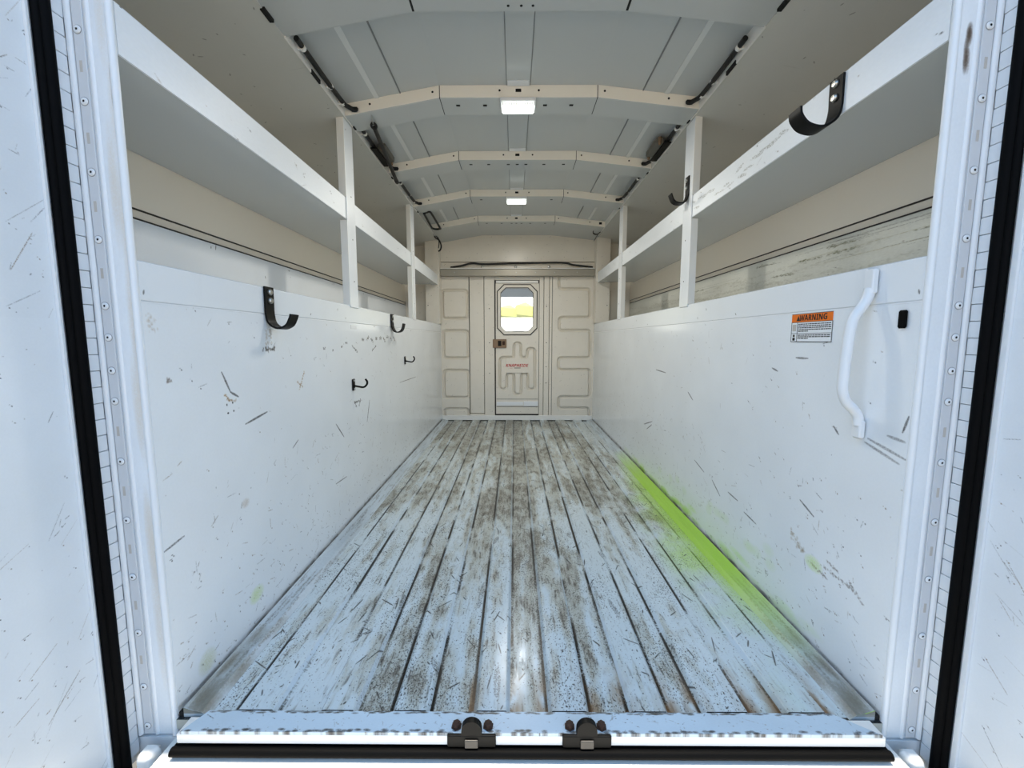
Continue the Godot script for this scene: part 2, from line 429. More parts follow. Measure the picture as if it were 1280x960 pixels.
func make_materials():
	var rng := RandomNumberGenerator.new(); rng.seed = 5
	var soft := painted(512, 512, 61, Color(1, 1, 1), 0.02)
	for i in 46:
		var p := Vector2(rng.randf() * 512, rng.randf() * 512); var a := rng.randf() * TAU
		stroke(soft, p, p + Vector2(cos(a), sin(a)) * 9.0 * rng.randf(), 0.8, Color(0.35, 0.34, 0.32), 0.8)
	var st := tex(soft)
	M.paint = mat(WHITE, 0.24, 0.0, st); M.paint.uv1_triplanar = true; M.paint.uv1_world_triplanar = true; M.paint.uv1_scale = V(1.1, 1.1, 1.1)
	M.plain = mat(Color(0.905, 0.915, 0.92), 0.28)
	M.rib = mat(Color(0.97, 0.95, 0.905), 0.4)  # lighter cream for the rib fronts, painting in the light they catch
	M.upper = mat(Color(0.95, 0.91, 0.84), 0.28)
	M.cream = mat(Color(0.93, 0.925, 0.905), 0.3)
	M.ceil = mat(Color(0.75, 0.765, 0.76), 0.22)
	M.soffit = mat(Color(0.8, 0.8, 0.775), 0.45, 0.0, st); M.soffit.uv1_triplanar = true; M.soffit.uv1_world_triplanar = true; M.soffit.uv1_scale = V(1.3, 1.3, 1.3)
	M.bulk = mat(Color(0.90, 0.875, 0.825), 0.3, 0.0, st); M.bulk.uv1_triplanar = true; M.bulk.uv1_world_triplanar = true; M.bulk.uv1_scale = V(1.9, 1.9, 1.9)
	M.black = mat(Color(0.05, 0.05, 0.05), 0.55)
	M.rubber = mat(Color(0.02, 0.02, 0.022), 0.5)
	M.iron = mat(Color(0.03, 0.03, 0.03), 0.5)
	M.iron.metallic_specular = 0.3
	M.zinc = mat(Color(0.72, 0.72, 0.7), 0.3, 0.9)
	M.brass = mat(Color(0.52, 0.43, 0.34), 0.45, 0.5)
	M.rust = mat(Color(0.25, 0.16, 0.11), 0.8)
	M.strip = mat(Color(0.85, 0.86, 0.85), 0.25)
	M.leaf = mat(Color(0.83, 0.84, 0.85), 0.35)
	M.line = mat(Color(0.6, 0.6, 0.6), 0.6)
	M.seam = mat(Color(0.5, 0.51, 0.51), 0.5)
	M.rubber.metallic_specular = 0.2; M.rubber.roughness = 0.65
	M.dark = mat(Color(0.03, 0.03, 0.03), 0.8)
	M.gasket = mat(Color(0.16, 0.13, 0.1), 0.7)
	M.aluminium = mat(Color(0.86, 0.86, 0.84), 0.25, 0.6)
	M.beam = mat(Color(0.62, 0.6, 0.55), 0.4, 0.3)
	var fp := floor_pictures()
	M.floor = mat(Color.WHITE, 1.0, 0.0, tex(fp[0]))
	M.floor.roughness_texture = tex(fp[1]); M.floor.roughness_texture_channel = BaseMaterial3D.TEXTURE_CHANNEL_RED
	M.wall_left = mat(Color.WHITE, 0.17, 0.0, tex(wall_picture(-1)))
	M.wall_right = mat(Color.WHITE, 0.17, 0.0, tex(wall_picture(1)))
	for s in [-1, 1]:
		var im := painted(512, 1024, 50 + s, WHITE, 0.02)      # 0.5 m by 1.0 m, repeated upwards
		scuffs(im, 260, rng, 80, 0.75 * s, 0.7, 0.3)
		scuffs(im, 160, rng, 24, 0.6 * s, 2.0, 0.0)
		M["door%d" % s] = mat(Color.WHITE, 0.25, 0.0, tex(im))
	var dirty := painted(1024, 256, 88, Color(0.80, 0.80, 0.76), 0.1)
	for i in 26: smear(dirty, Vector2(rng.randf() * 1024, 40 + rng.randf() * 200), Vector2(rng.randf() * 1024, 40 + rng.randf() * 200), 9.0, Color(0.52, 0.5, 0.42), 0.12, rng)
	for i in 34:
		var p := Vector2(400 + rng.randf() * 600, rng.randf() * 256)
		var q := p + Vector2(30 + 260 * rng.randf() * rng.randf(), rng.randf() * 22 - 11)
		if i % 4 == 0: smear(dirty, p, p + Vector2(40, 3), 5.0, Color(0.27, 0.28, 0.17), 0.5, rng)
		stroke(dirty, p, q, 0.7 + 2.2 * rng.randf() * rng.randf(), [Color(0.35, 0.34, 0.3), Color(0.2, 0.2, 0.17), Color(0.55, 0.5, 0.3)][i % 3], 0.55, 0.7, rng)
	scuffs(dirty, 120, rng, 20, 0.2, 2.0)
	M.dirty = mat(Color.WHITE, 0.35, 0.0, tex(dirty))
	var lip := painted(1024, 48, 89, WHITE, 0.03)
	scuffs(lip, 40, rng, 16, 0.2, 2.0)
	M.lip_left = mat(Color.WHITE, 0.42, 0.0, tex(lip))
	var lip2 := lip.duplicate()
	for k in 16:
		var p := Vector2(1024 - 140 - k * 13 - rng.randf() * 10, 14 + rng.randf() * 26)
		stroke(lip2, p, p + Vector2(-8 - 14 * rng.randf(), -5 + 12 * rng.randf()), 1.6 + 1.6 * rng.randf(), Color(0.33, 0.32, 0.28), 0.6, 0.9, rng)
	M.lip_right = mat(Color.WHITE, 0.42, 0.0, tex(lip2))
	for s in [-1, 1]:
		var im := painted(64, 1024, 92 + s, WHITE, 0.03)        # 2 m tall
		for k in 26: blotch(im, Vector2((55 if s < 0 else 20) + 5 * rng.randf(), 300 - 15 * s + 34 * (rng.randf() - 0.5)), Vector2(3.5, 9), Color(0.36, 0.3, 0.25), 0.32, rng)
		for k in 20: blotch(im, Vector2(44 + 12 * rng.randf(), 1024 * rng.randf()), Vector2(8, 60), Color(0.86, 0.82, 0.76), 0.4, rng)
		M["post%d" % s] = mat(Color.WHITE, 0.25, 0.0, tex(im))
	var sill := painted(1024, 64, 97, Color(0.78, 0.84, 0.88), 0.04)
	scuffs(sill, 260, rng, 18, 1.2, 2.0)
	for k in 200: blotch(sill, Vector2(rng.randf() * 1024, 54 + 10 * rng.randf()), Vector2(5, 4), Color(0.2, 0.19, 0.18), 0.6, rng)
	for k in 200: blotch(sill, Vector2(rng.randf() * 1024, 8 * rng.randf()), Vector2(6, 3), Color(0.2, 0.17, 0.13), 0.6, rng)
	M.sill = mat(Color.WHITE, 0.3, 0.0, tex(sill))
	var cove := painted(32, 1024, 98, Color(0.72, 0.765, 0.79), 0.1)
	for k in 120:
		var p := Vector2(rng.randf() * 32, rng.randf() * 1024)
		stroke(cove, p, p + Vector2(rng.randf() * 4 - 2, 10 + 50 * rng.randf()), 1.5, Color(0.3, 0.28, 0.25), 0.5, 0.9, rng)
	for k in 40: blotch(cove, Vector2(32 * rng.randf(), 120 * rng.randf() * rng.randf()), Vector2(7, 14), Color(0.42, 0.40, 0.34), 0.28, rng)
	M.cove_left = mat(Color.WHITE, 0.4, 0.0, tex(cove))
	var cove2: Image = cove.duplicate()
	for y in 1024:
		var dz := 3.08 * y / 1024.0
		var q := clampf((dz - 0.12) * 2.4, 0.0, 1.0) * clampf((2.0 - dz) * 1.7, 0.0, 1.0)
		for x in 32: cove2.set_pixel(x, y, cove2.get_pixel(x, y).lerp(Color(0.63, 0.82, 0.22), q * (0.8 + 0.15 * rng.randf())))
	M.cove_right = mat(Color.WHITE, 0.4, 0.0, tex(cove2))
	var grit := painted(256, 256, 99, Color(0.80, 0.71, 0.58), 0.12)
	M.ground = mat(Color.WHITE, 0.95, 0.0, tex(grit)); M.ground.uv1_triplanar = true; M.ground.uv1_world_triplanar = true; M.ground.uv1_scale = V(0.5, 0.5, 0.5)
	M.asphalt = mat(Color(0.36, 0.35, 0.33), 0.95)
	M.hedge = mat(Color(0.8, 0.78, 0.4), 0.9)
	M.orange = mat(Color(0.93, 0.45, 0.03), 0.4)
	M.label_white = mat(Color(0.93, 0.94, 0.95), 0.35)
	M.ink = mat(Color(0.06, 0.05, 0.06), 0.6)
	M.red = mat(Color(0.75, 0.12, 0.08), 0.5)
	M.cab = mat(Color(0.42, 0.41, 0.38), 0.8)
	M.visor = mat(Color(0.75, 0.73, 0.7), 0.8)
	var glass := StandardMaterial3D.new()
	glass.albedo_color = Color(0.95, 0.97, 0.95, 0.06); glass.roughness = 0.02; glass.transparency = BaseMaterial3D.TRANSPARENCY_ALPHA
	M.glass = glass
	var led := mat(Color(0.9, 0.9, 0.9), 0.3)
	led.emission_enabled = true; led.emission = Color(0.97, 1.0, 0.96); led.emission_energy_multiplier = 1.5
	M.led = led

# ---------------------------------------------------------------- the body shell
var lip_y := {-1: [1.230, 1.311], 1: [1.247, 1.331]}
var eave := {-1: 1.615, 1: 1.637}
var ledge := {-1: 0.888, 1: 0.894}
var post_z := {-1: [-1.722, -2.775], 1: [-1.770, -2.880]}

func roof_y(x: float) -> float:      # underside of the ribs
	if x < -0.318: return lerpf(1.680, eave[-1] - 0.002, (-0.318 - x) / 0.38)
	if x > 0.295: return lerpf(1.680, eave[1] - 0.002, (x - 0.295) / 0.40)
	return 1.680

func build_floor():
	var f := thing("floor", V(0, 0, -2.3), "worn pale blue ribbed steel cargo floor with brown grime and lime overspray along the right edge", "floor", "", "structure")
	var b := MB.new()
	b.slab(V(-0.70, -0.007, -0.75), V(1.40, 0, 0), V(0, 0, -3.09), V(0, -0.02, 0), Rect2(0, 1, 1, -1))
	put("floor_pan", b, M.floor, f)
	var rib_x := [[-0.59, -0.508], [-0.421, -0.345], [-0.274, -0.198], [-0.109, -0.036], [0.043, 0.125], [0.206, 0.284], [0.353, 0.447], [0.516, 0.602]]
	for r in rib_x:
		var m := MB.new()
		var h := 0.0037
		var xs := [r[0], r[0] + 0.006, r[0] + 0.0085, r[1] - 0.0085, r[1] - 0.006, r[1]]
		var ys := [-0.007, h - 0.0015, h, h, h - 0.0015, -0.007]
		var u := func(x: float) -> float: return (x + 0.7) / 1.4
		var z0 := -0.763; var z1 := BACK + 0.012
		for i in 5:
			var out := V(-(ys[i + 1] - ys[i]), xs[i + 1] - xs[i], 0).normalized()
			var A := V(xs[i], ys[i] + 0.0003, z0); var B := V(xs[i + 1], ys[i + 1] + 0.0003, z0)
			var C := V(xs[i + 1], ys[i + 1] + 0.0003, z1); var D := V(xs[i], ys[i] + 0.0003, z1)
			var v0 := (-0.75 - z0) / 3.09; var v1 := (-0.75 - z1) / 3.09
			m.tri(A, B, C, out, out, out, Vector2(u.call(xs[i]), v0), Vector2(u.call(xs[i + 1]), v0), Vector2(u.call(xs[i + 1]), v1))
			m.tri(A, C, D, out, out, out, Vector2(u.call(xs[i]), v0), Vector2(u.call(xs[i + 1]), v1), Vector2(u.call(xs[i]), v1))
		var cap0 := m.v.size()
		m.quad(V(r[0], -0.007, z0), V(r[0] + 0.007, h, z0), V(r[1] - 0.007, h, z0), V(r[1], -0.007, z0), V(0, 0, 1))
		for i in range(cap0, m.v.size()): m.uv[i] = Vector2((m.v[i].x + 0.7) / 1.4, 0.0025)
		put("floor_rib", m, M.floor, f)
	for s in [-1, 1]:
		var t := MB.new()
		var prof := [Vector2(0.640, -0.0067), Vector2(0.655, 0.003), Vector2(0.670, 0.006), Vector2(0.684, 0.010), Vector2(0.690, 0.013)]
		for i in prof.size() - 1:
			var p: Vector2 = prof[i]; var q: Vector2 = prof[i + 1]
			var out := V(-s * (q.y - p.y), q.x - p.x, 0).normalized()
			var A := V(s * p.x, p.y, FRONT); var B := V(s * q.x, q.y, FRONT); var C := V(s * q.x, q.y, BACK + 0.01); var D := V(s * p.x, p.y, BACK + 0.01)
			var u0 := i / 4.0; var u1 := (i + 1) / 4.0
			t.tri(A, B, C, out, out, out, Vector2(u0, 0), Vector2(u1, 0), Vector2(u1, 1)); t.tri(A, C, D, out, out, out, Vector2(u0, 0), Vector2(u1, 1), Vector2(u0, 1))
		t.quad(V(s * 0.690, 0.013, FRONT), V(s * 0.690, -0.007, FRONT), V(s * 0.690, -0.007, BACK + 0.01), V(s * 0.690, 0.013, BACK + 0.01), V(s, 0, 0))
		t.prism([V(s * 0.640, -0.007, FRONT), V(s * 0.655, 0.003, FRONT), V(s * 0.670, 0.006, FRONT), V(s * 0.690, 0.013, FRONT), V(s * 0.690, -0.007, FRONT)], V(0, 0, -0.001))
		var o := put("baseboard_left" if s < 0 else "baseboard_right", t, M.cove_left if s < 0 else M.cove_right)
		tag(o, "grimy metal cove strip at the foot of the left wall" if s < 0 else "lime green sprayed cove strip at the foot of the right wall", "floor trim", "", "structure")

func build_sill():
	var t := thing("trim_1", V(0, -0.05, -0.72), "pale blue floor edge strip and white sill with black rubber seal at the rear opening", "door sill", "", "structure")
	var b := MB.new()
	b.prism([V(-0.664, 0.004, -0.7145), V(0.668, 0.004, -0.7145), V(0.605, 0.004, -0.7605), V(-0.64, 0.004, -0.7605)], V(0, -0.012, 0))
	for i in b.v.size(): b.uv[i] = Vector2((b.v[i].x + 0.7) / 1.4, clampf((b.v[i].z + 0.762) / 0.047, 0.02, 0.98))
	put("edge_strip", b, M.sill, t)
	put("sill_face", bx(V(-0.672, -0.0215, -0.7525), V(0.676, -0.0003, -0.713), 0.003), M.cream, t)
	var s := MB.new()
	s.tube([V(-0.676, -0.0305, -0.707), V(0.680, -0.0305, -0.707)], 0.0085, 12)
	s.box(V(-0.676, -0.0415, -0.722), V(0.680, -0.0245, -0.708))
	put("rubber_seal", s, M.rubber, t)
	put("sill_ledge", bx(V(-0.705, -0.10, -0.75), V(0.709, -0.0425, -0.60), 0.004), M.cream, t)
	for k in [-1, 1]: put("corner_cap", bx(V(k * 0.712, -0.10, -0.737), V(k * 0.750, -0.036, -0.700), 0.012), M.cream, t)
	put("sill_support", bx(V(-0.78, -0.12, -0.80), V(0.78, -0.045, -0.7505)), M.plain, t)

func build_walls():
	for s in [-1, 1]:
		var L: bool = s < 0
		var side := "left" if L else "right"
		var w := thing("wall_" + side, V(s * 0.7, 0, -2.3), "scratched white steel lower side panel on the left with hooks" if L else "scratched white steel lower side panel on the right with grab handle", "wall", "", "structure")
		var b := MB.new()
		if L: b.slab(V(-0.70, 0.0, FRONT), V(0, 0, -3.083), V(0, 0.813, 0), V(-0.02, 0, 0))
		else: b.slab(V(0.70, 0.0, BACK), V(0, 0, 3.083), V(0, 0.813, 0), V(0.02, 0, 0))
		put("lower_panel", b, M["wall_" + side], w)
		var top: float = ledge[s]
		put("top_rail", bx(V(s * 0.7005, 0.8158, FRONT), V(s * 0.722, top, BACK), 0.003), M.paint, w)
		put("backing_strip", bx(V(s * 0.703, 0.80, FRONT), V(s * 0.721, 0.83, BACK)), M.plain, w)
		put("gap_shade", bx(V(s * 0.6905, -0.0068, FRONT), V(s * 0.6995, 0.0030, BACK + 0.01)), M.dark, w)  # dark strip that paints shade into the gap between cove and wall
		put("compartment_floor", bx(V(s * 0.722, top - 0.03, FRONT), V(s * 1.02, top - 0.012, BACK)), M.plain, w)
		if L: put("rub_mark_plate", bx(V(-0.699, 0.792, -1.72), V(-0.7004, 0.808, -1.78)), M.plain, w)
		# outer skin of the side compartments
		var o := thing("wall_%s_outer" % side, V(s * 1.02, 0, -2.3), ("white outer skin behind the left shelf with two long creases" if L else "grimy streaked outer skin behind the right shelf"), "wall", "", "structure")
		var cr := 1.085 if L else 1.10
		put("upper_sheet", bx(V(s * 1.018, cr + 0.003, FRONT + 0.02), V(s * 1.04, 1.75, BACK - 0.06)), M.upper, o)
		put("crease_strip", bx(V(s * 1.024, cr - 0.022, FRONT + 0.02), V(s * 1.04, cr + 0.0005, BACK - 0.06)), M.upper, o)
		for yy in [cr + 0.001, cr - 0.0235]: put("crease", bx(V(s * 1.0172, yy, FRONT + 0.02), V(s * 1.03, yy + 0.0022, BACK + 0.005)), M.gasket, o)
		var d := MB.new()
		if L: d.slab(V(-1.02, -0.1, FRONT + 0.02), V(0, 0, -3.14), V(0, cr + 0.075, 0), V(-0.02, 0, 0))
		else: d.slab(V(1.02, 0.84, BACK - 0.04), V(0, 0, 3.1), V(0, cr - 0.865, 0), V(0.02, 0, 0))
		put("lower_sheet", d, M.paint if L else M.dirty, o)
		if not L: put("skirt_sheet", bx(V(1.02, -0.1, FRONT + 0.02), V(1.04, 0.84, BACK - 0.04)), M.plain, o)
		# rear face of the body beside the opening
		var rw := thing("wall_rear_" + side, V(s * 0.9, 0, -0.76), "white rear face of the body behind the open %s door" % side, "wall", "", "structure")
		put("rear_sheet", bx(V(s * 0.792, -0.1, -0.775), V(s * 1.04, 1.80, -0.737)), M.plain, rw)
		put("post_back", bx(V(s * 0.752, -0.1, -0.80), V(s * 0.80, 1.66, -0.7745)), M.plain, rw)

func build_ceiling():
	var c := thing("ceiling", V(0, 1.6, -2.3), "glossy pale grey faceted sheet metal roof with flat side soffits", "ceiling", "", "structure")
	var zs := [[-1.295, -1.72], [-1.72, -2.28], [-2.28, -2.84], [-2.84, -3.42]]
	var xs := [-0.69, -0.47, -0.318, 0.295, 0.47, 0.69]
	for bay in zs:
		for i in 5:
			var lo := 0.0018 if i % 2 == 0 and i != 2 else 0.0
			var a := V(xs[i], roof_y(xs[i]) + 0.046 - lo, bay[0]); var b := V(xs[i + 1], roof_y(xs[i + 1]) + 0.046 - lo, bay[0])
			var m := MB.new()
			m.prism([a, b, b + V(0, 0.012, 0), a + V(0, 0.012, 0)], V(0, 0, bay[1] - bay[0]))
			put("roof_panel", m, M.ceil, c)
		for xc in [-0.0585, 0.0345]: put("seam", bx(V(xc - 0.0007, roof_y(0) + 0.0440, bay[0]), V(xc + 0.001, roof_y(0) + 0.047, bay[1])), M.seam, c)
		put("seam_strip", bx(V(-0.057, roof_y(0) + 0.0435, bay[0]), V(0.033, roof_y(0) + 0.047, bay[1]), 0.001), M.ceil, c)
		put("seam_tab", bx(V(-0.054, roof_y(0) + 0.0405, bay[1] + 0.035), V(0.030, roof_y(0) + 0.0436, bay[1] + 0.001), 0.001), M.plain, c)
		for s in [-1, 1]:
			var x0: float = s * 0.552; var x1: float = s * 0.570
			var m := MB.new()
			m.prism([V(x0, roof_y(x0) + 0.042, bay[0]), V(x1, roof_y(x1) + 0.042, bay[0]), V(x1, roof_y(x1) + 0.046, bay[0]), V(x0, roof_y(x0) + 0.046, bay[0])], V(0, 0, bay[1] - bay[0]))
			put("seam_strip", m, M.strip, c)
			var xd: float = s * 0.47
			put("seam", bx(V(xd - 0.0022, roof_y(xd) + 0.0425, bay[0]), V(xd + 0.0022, roof_y(xd) + 0.048, bay[1])), M.seam, c)
	for s in [-1, 1]:
		var e: float = eave[s]
		var m := MB.new()
		m.prism([V(s * 0.692, e, FRONT + 0.02), V(s * 1.03, e - 0.055, FRONT + 0.02), V(s * 1.03, e + 0.06, FRONT + 0.02), V(s * 0.692, e + 0.06, FRONT + 0.02)], V(0, 0, BACK - FRONT - 0.04))
		put("soffit", m, M.soffit, c)
		put("eave_lip", bx(V(s * 0.6885, e - 0.0035, -1.295), V(s * 0.6925, e + 0.05, BACK + 0.03), 0.001), M.cream, c)
		put("slot", bx(V(s * 0.686, e - 0.0045, -1.19), V(s * 0.698, e + 0.004, -1.235)), M.dark, c)
		put("slot", bx(V(s * 0.686, e - 0.0045, -1.45), V(s * 0.692, e + 0.008, -1.51)), M.dark, c)
		for z in [-1.80, -2.33, -2.93]: put("slot", bx(V(s * 0.683, e - 0.0035, z), V(s * 0.690, e + 0.004, z - 0.025)), M.dark, c)
	# closing panel behind the last rib
	var xe := [-0.70, -0.318, 0.295, 0.70]
	for i in 3:
		var m := MB.new()
		var a := V(xe[i], roof_y(xe[i]) + 0.001, -3.53); var b := V(xe[i + 1], roof_y(xe[i + 1]) + 0.001, -3.53)
		m.prism([a, b, b + V(0, 0.02, 0), a + V(0, 0.02, 0)], V(0, -0.006, -0.32))
		put("end_panel", m, M.ceil, c)
	# outer roof, so that the sun stays out
	var r := MB.new()
	r.prism([V(-1.04, 1.70, FRONT + 0.045), V(-0.7, 1.76, FRONT + 0.045), V(-0.3, 1.80, FRONT + 0.045), V(0.3, 1.80, FRONT + 0.045), V(0.7, 1.76, FRONT + 0.045), V(1.04, 1.70, FRONT + 0.045), V(1.04, 1.74, FRONT + 0.045), V(0.3, 1.83, FRONT + 0.045), V(-0.3, 1.83, FRONT + 0.045), V(-1.04, 1.74, FRONT + 0.045)], V(0, 0, BACK - FRONT - 0.095))
	put("outer_skin", r, M.plain, c)

func hole(parent: Node3D, at: Vector3, axis: Vector3, r: float, called := "bolt_hole"):
	var m := MB.new()
	m.lathe(at, axis, [Vector2(0.0, 0.0006), Vector2(r, 0.0006), Vector2(r, -0.003)], 12)
	put(called, m, M.dark, parent)

func slot_hole(parent: Node3D, at: Vector3, half: Vector3, r: float):
	put("slot", bx(at - half, at + half, r), M.dark, parent)

func rib(z: float, depth: float, label: String, slots: Array, last := false):
	var t := thing("roof_rib", V(0, 1.6, z - depth / 2), label, "roof rib", "cross ribs under the roof")
	var seg := [[-0.6875, -0.3195], [-0.3165, 0.2935], [0.2965, 0.6875]]
	for k in 3:
		var a: float = seg[k][0]; var b: float = seg[k][1]
		var ya := roof_y(a); var yb := roof_y(b)
		var m := MB.new()
		# bevelled front lower edge
		var c := 0.004
		for q in [0]:
			var A := V(a, ya, z); var B := V(b, yb, z)
			var up := V(0, 0.046, 0); var bk := V(0, 0, -depth)
			m.quad(A + V(0, c, 0), B + V(0, c, 0), B + up, A + up, V(0, 0, 1))
			m.quad(A + V(0, c, 0), B + V(0, c, 0), B + V(0, 0, -c), A + V(0, 0, -c), V(0, -1, 1))
			m.quad(A + V(0, 0, -c), B + V(0, 0, -c), B + bk, A + bk, V(0, -1, 0))
			m.quad(A + bk, B + bk, B + bk + up, A + bk + up, V(0, 0, -1))
			m.quad(A + up, B + up, B + up + bk, A + up + bk, V(0, 1, 0))
			m.quad(A, A + up, A + up + bk, A + bk, V(-1, 0, 0)); m.quad(B, B + up, B + up + bk, B + bk, V(1, 0, 0))
		put("rib_segment", m, M.ceil, t)  # same paint as the front, greyed to imitate shade on the underside
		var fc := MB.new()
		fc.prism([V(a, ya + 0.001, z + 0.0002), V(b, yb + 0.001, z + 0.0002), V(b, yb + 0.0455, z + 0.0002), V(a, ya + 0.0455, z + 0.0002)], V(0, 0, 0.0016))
		put("lit_rib_face", fc, M.rib, t)  # front colour brightened to stand for light from the opening
	for k in [-0.318, 0.295]:      # the joints between the segments
		put("joint", bx(V(k - 0.002, roof_y(k) + 0.0005, z + 0.0015), V(k + 0.002, roof_y(k) + 0.045, z - depth + 0.003)), M.dark, t)
	slot_hole(t, V(-0.012, 1.706, z + 0.0018), V(0.011, 0.006, 0.0012), 0.001)
	for x in [-0.085, 0.067, -0.345, 0.322, -0.59, 0.57]: hole(t, V(x, roof_y(x) + 0.026, z + 0.0018), V(0, 0, 1), 0.0042)
	for x in slots: slot_hole(t, V(x, 1.680, z - depth * 0.42), V(0.008, 0.0012, 0.006), 0.001)
	if last:
		slot_hole(t, V(0.655, roof_y(0.655) + 0.026, z + 0.0018), V(0.011, 0.009, 0.0012), 0.001)

func build_roof_things():
	# header over the opening
	var h := thing("roof_rib", V(0, 1.6, -1.0), "broad grey roof header over the rear opening, nearest cross rib and twice as deep", "roof rib")
	var seg := [[-0.6915, -0.3195], [-0.3165, 0.2935], [0.2965, 0.6915]]
	for k in 3:
		var a: float = seg[k][0]; var b: float = seg[k][1]
		var m := MB.new()
		m.prism([V(a, roof_y(a) + 0.004, -1.30), V(b, roof_y(b) + 0.004, -1.30), V(b, roof_y(b) + 0.1, -1.30), V(a, roof_y(a) + 0.1, -1.30)], V(0, 0, 0.555))
		put("rib_segment", m, M.ceil, h)
	for k in [-0.318, 0.295]: put("joint", bx(V(k - 0.0035, roof_y(k) + 0.0035, -1.299), V(k + 0.0035, roof_y(k) + 0.05, -1.255)), M.dark, h)
	for x in [-0.045, 0.025, -0.008]: hole(h, V(x, 1.6838, -1.28), V(0, -1, 0), 0.004)
	rib(-1.722, 0.124, "white roof rib carrying the nearer bright lamp", [-0.253, -0.145, 0.095, 0.2])
	rib(-2.285, 0.126, "white roof rib with three dark slots between the two lamps", [-0.06, -0.012, 0.034, 0.13, 0.235, -0.26, -0.165])
	rib(-2.842, 0.140, "white roof rib carrying the farther bright lamp", [-0.25, 0.22])
	rib(-3.42, 0.115, "white roof rib farthest inside, closest to the rear cross beam", [-0.25, -0.13, -0.05, -0.012, 0.03, 0.1, 0.22], true)
	# lamps
	for k in 2:
		var z := [-1.745, -2.868][k] as float
		var t := thing("dome_lamp", V(-0.013, 1.66, z), ["lit rectangular white dome lamp on the nearer roof rib", "lit rectangular white dome lamp on the farther roof rib"][k], "lamp", "dome lamps on the roof ribs")
		put("lamp_base", bx(V(-0.083, 1.664, z - 0.040), V(0.057, 1.681, z + 0.032), 0.005), M.label_white, t)
		put("lens", bx(V(-0.078, 1.648, z - 0.036), V(0.052, 1.6645, z + 0.029), 0.006), M.led, t)
		var ridge := MB.new()
		for i in 15: ridge.box(V(-0.075 + i * 0.0088, 1.650, z + 0.0288), V(-0.071 + i * 0.0088, 1.662, z + 0.0305))
		put("lens_ridge", ridge, M.label_white, t)
		var l := AreaLight3D.new()
		l.name = "dome_lamp_light"
		l.area_size = Vector2(0.125, 0.06)
		l.light_color = Color(1.0, 0.985, 0.945); l.light_energy = LAMP; l.shadow_enabled = true
		l.area_range = 8.0
		add_child(l, true)
		l.position = V(-0.013, 1.645, z); l.rotation.x = -PI / 2
	# shelves
	for s in [-1, 1]:
		var L: bool = s < 0
		var y0: float = lip_y[s][0]; var y1: float = lip_y[s][1]
		var t := thing("shelf", V(s * 0.86, y0, -2.2), "long white steel shelf with a tall front lip on the left" if L else "long white steel shelf with a scuffed tall front lip on the right", "shelf", "side shelves")
		put("deck", bx(V(s * 0.7045, y0 + 0.0005, FRONT - 0.005), V(s * 1.017, y0 + 0.010, -3.72), 0.001), M.ceil, t)
		var b := MB.new()
		if L: b.slab(V(-0.7015, y0, FRONT - 0.003), V(0, 0, -2.96), V(0, y1 - y0, 0), V(-0.004, 0, 0))
		else: b.slab(V(0.7015, y0, -3.72), V(0, 0, 2.96), V(0, y1 - y0, 0), V(0.004, 0, 0))
		put("front_lip", b, M.lip_left if L else M.lip_right, t)
		put("lip_return", bx(V(s * 0.7015, y1 - 0.001, FRONT - 0.003), V(s * 0.718, y1 + 0.003, -3.72), 0.001), M.paint, t)
		put("end_gusset", bx(V(s * 0.703, y0 - 0.004, -3.60), V(s * 0.76, y0 + 0.001, -3.72), 0.001), M.ceil, t)
		for k in 2:
			var z: float = post_z[s][k]
			var p := thing("shelf_post", V(s * 0.71, ledge[s], z - 0.04), ["narrow white shelf post %s, nearer the opening", "narrow white shelf post %s, farther in near the bulkhead"][k] % ("on the left" if L else "on the right"), "post", "shelf posts")
			var d := 0.088
			put("side_face", bx(V(s * 0.6965, ledge[s] - 0.008, z - 0.002), V(s * 0.7005, eave[s] - 0.001, z - d), 0.001), M.paint, p)
			put("front_flange", bx(V(s * 0.6968, ledge[s] + 0.001, z + 0.001), V(s * 0.7255, y0 - 0.006, z - 0.0025), 0.001), M.cream, p)
			put("front_flange", bx(V(s * 0.6968, y1 + 0.005, z + 0.001), V(s * 0.7255, eave[s] - 0.001, z - 0.0025), 0.001), M.cream, p)
			for q in 3: hole(p, V(s * 0.6966, ledge[s] + 0.10 + q * 0.17, z - 0.05), V(-s, 0, 0), 0.003)

func ngon_frame(x0: float, x1: float, y0: float, y1: float, c: float, z: float) -> Array:
	return [V(x0 + c, y0, z), V(x1 - c, y0, z), V(x1, y0 + c, z), V(x1, y1 - c, z), V(x1 - c, y1, z), V(x0 + c, y1, z), V(x0, y1 - c, z), V(x0, y0 + c, z)]

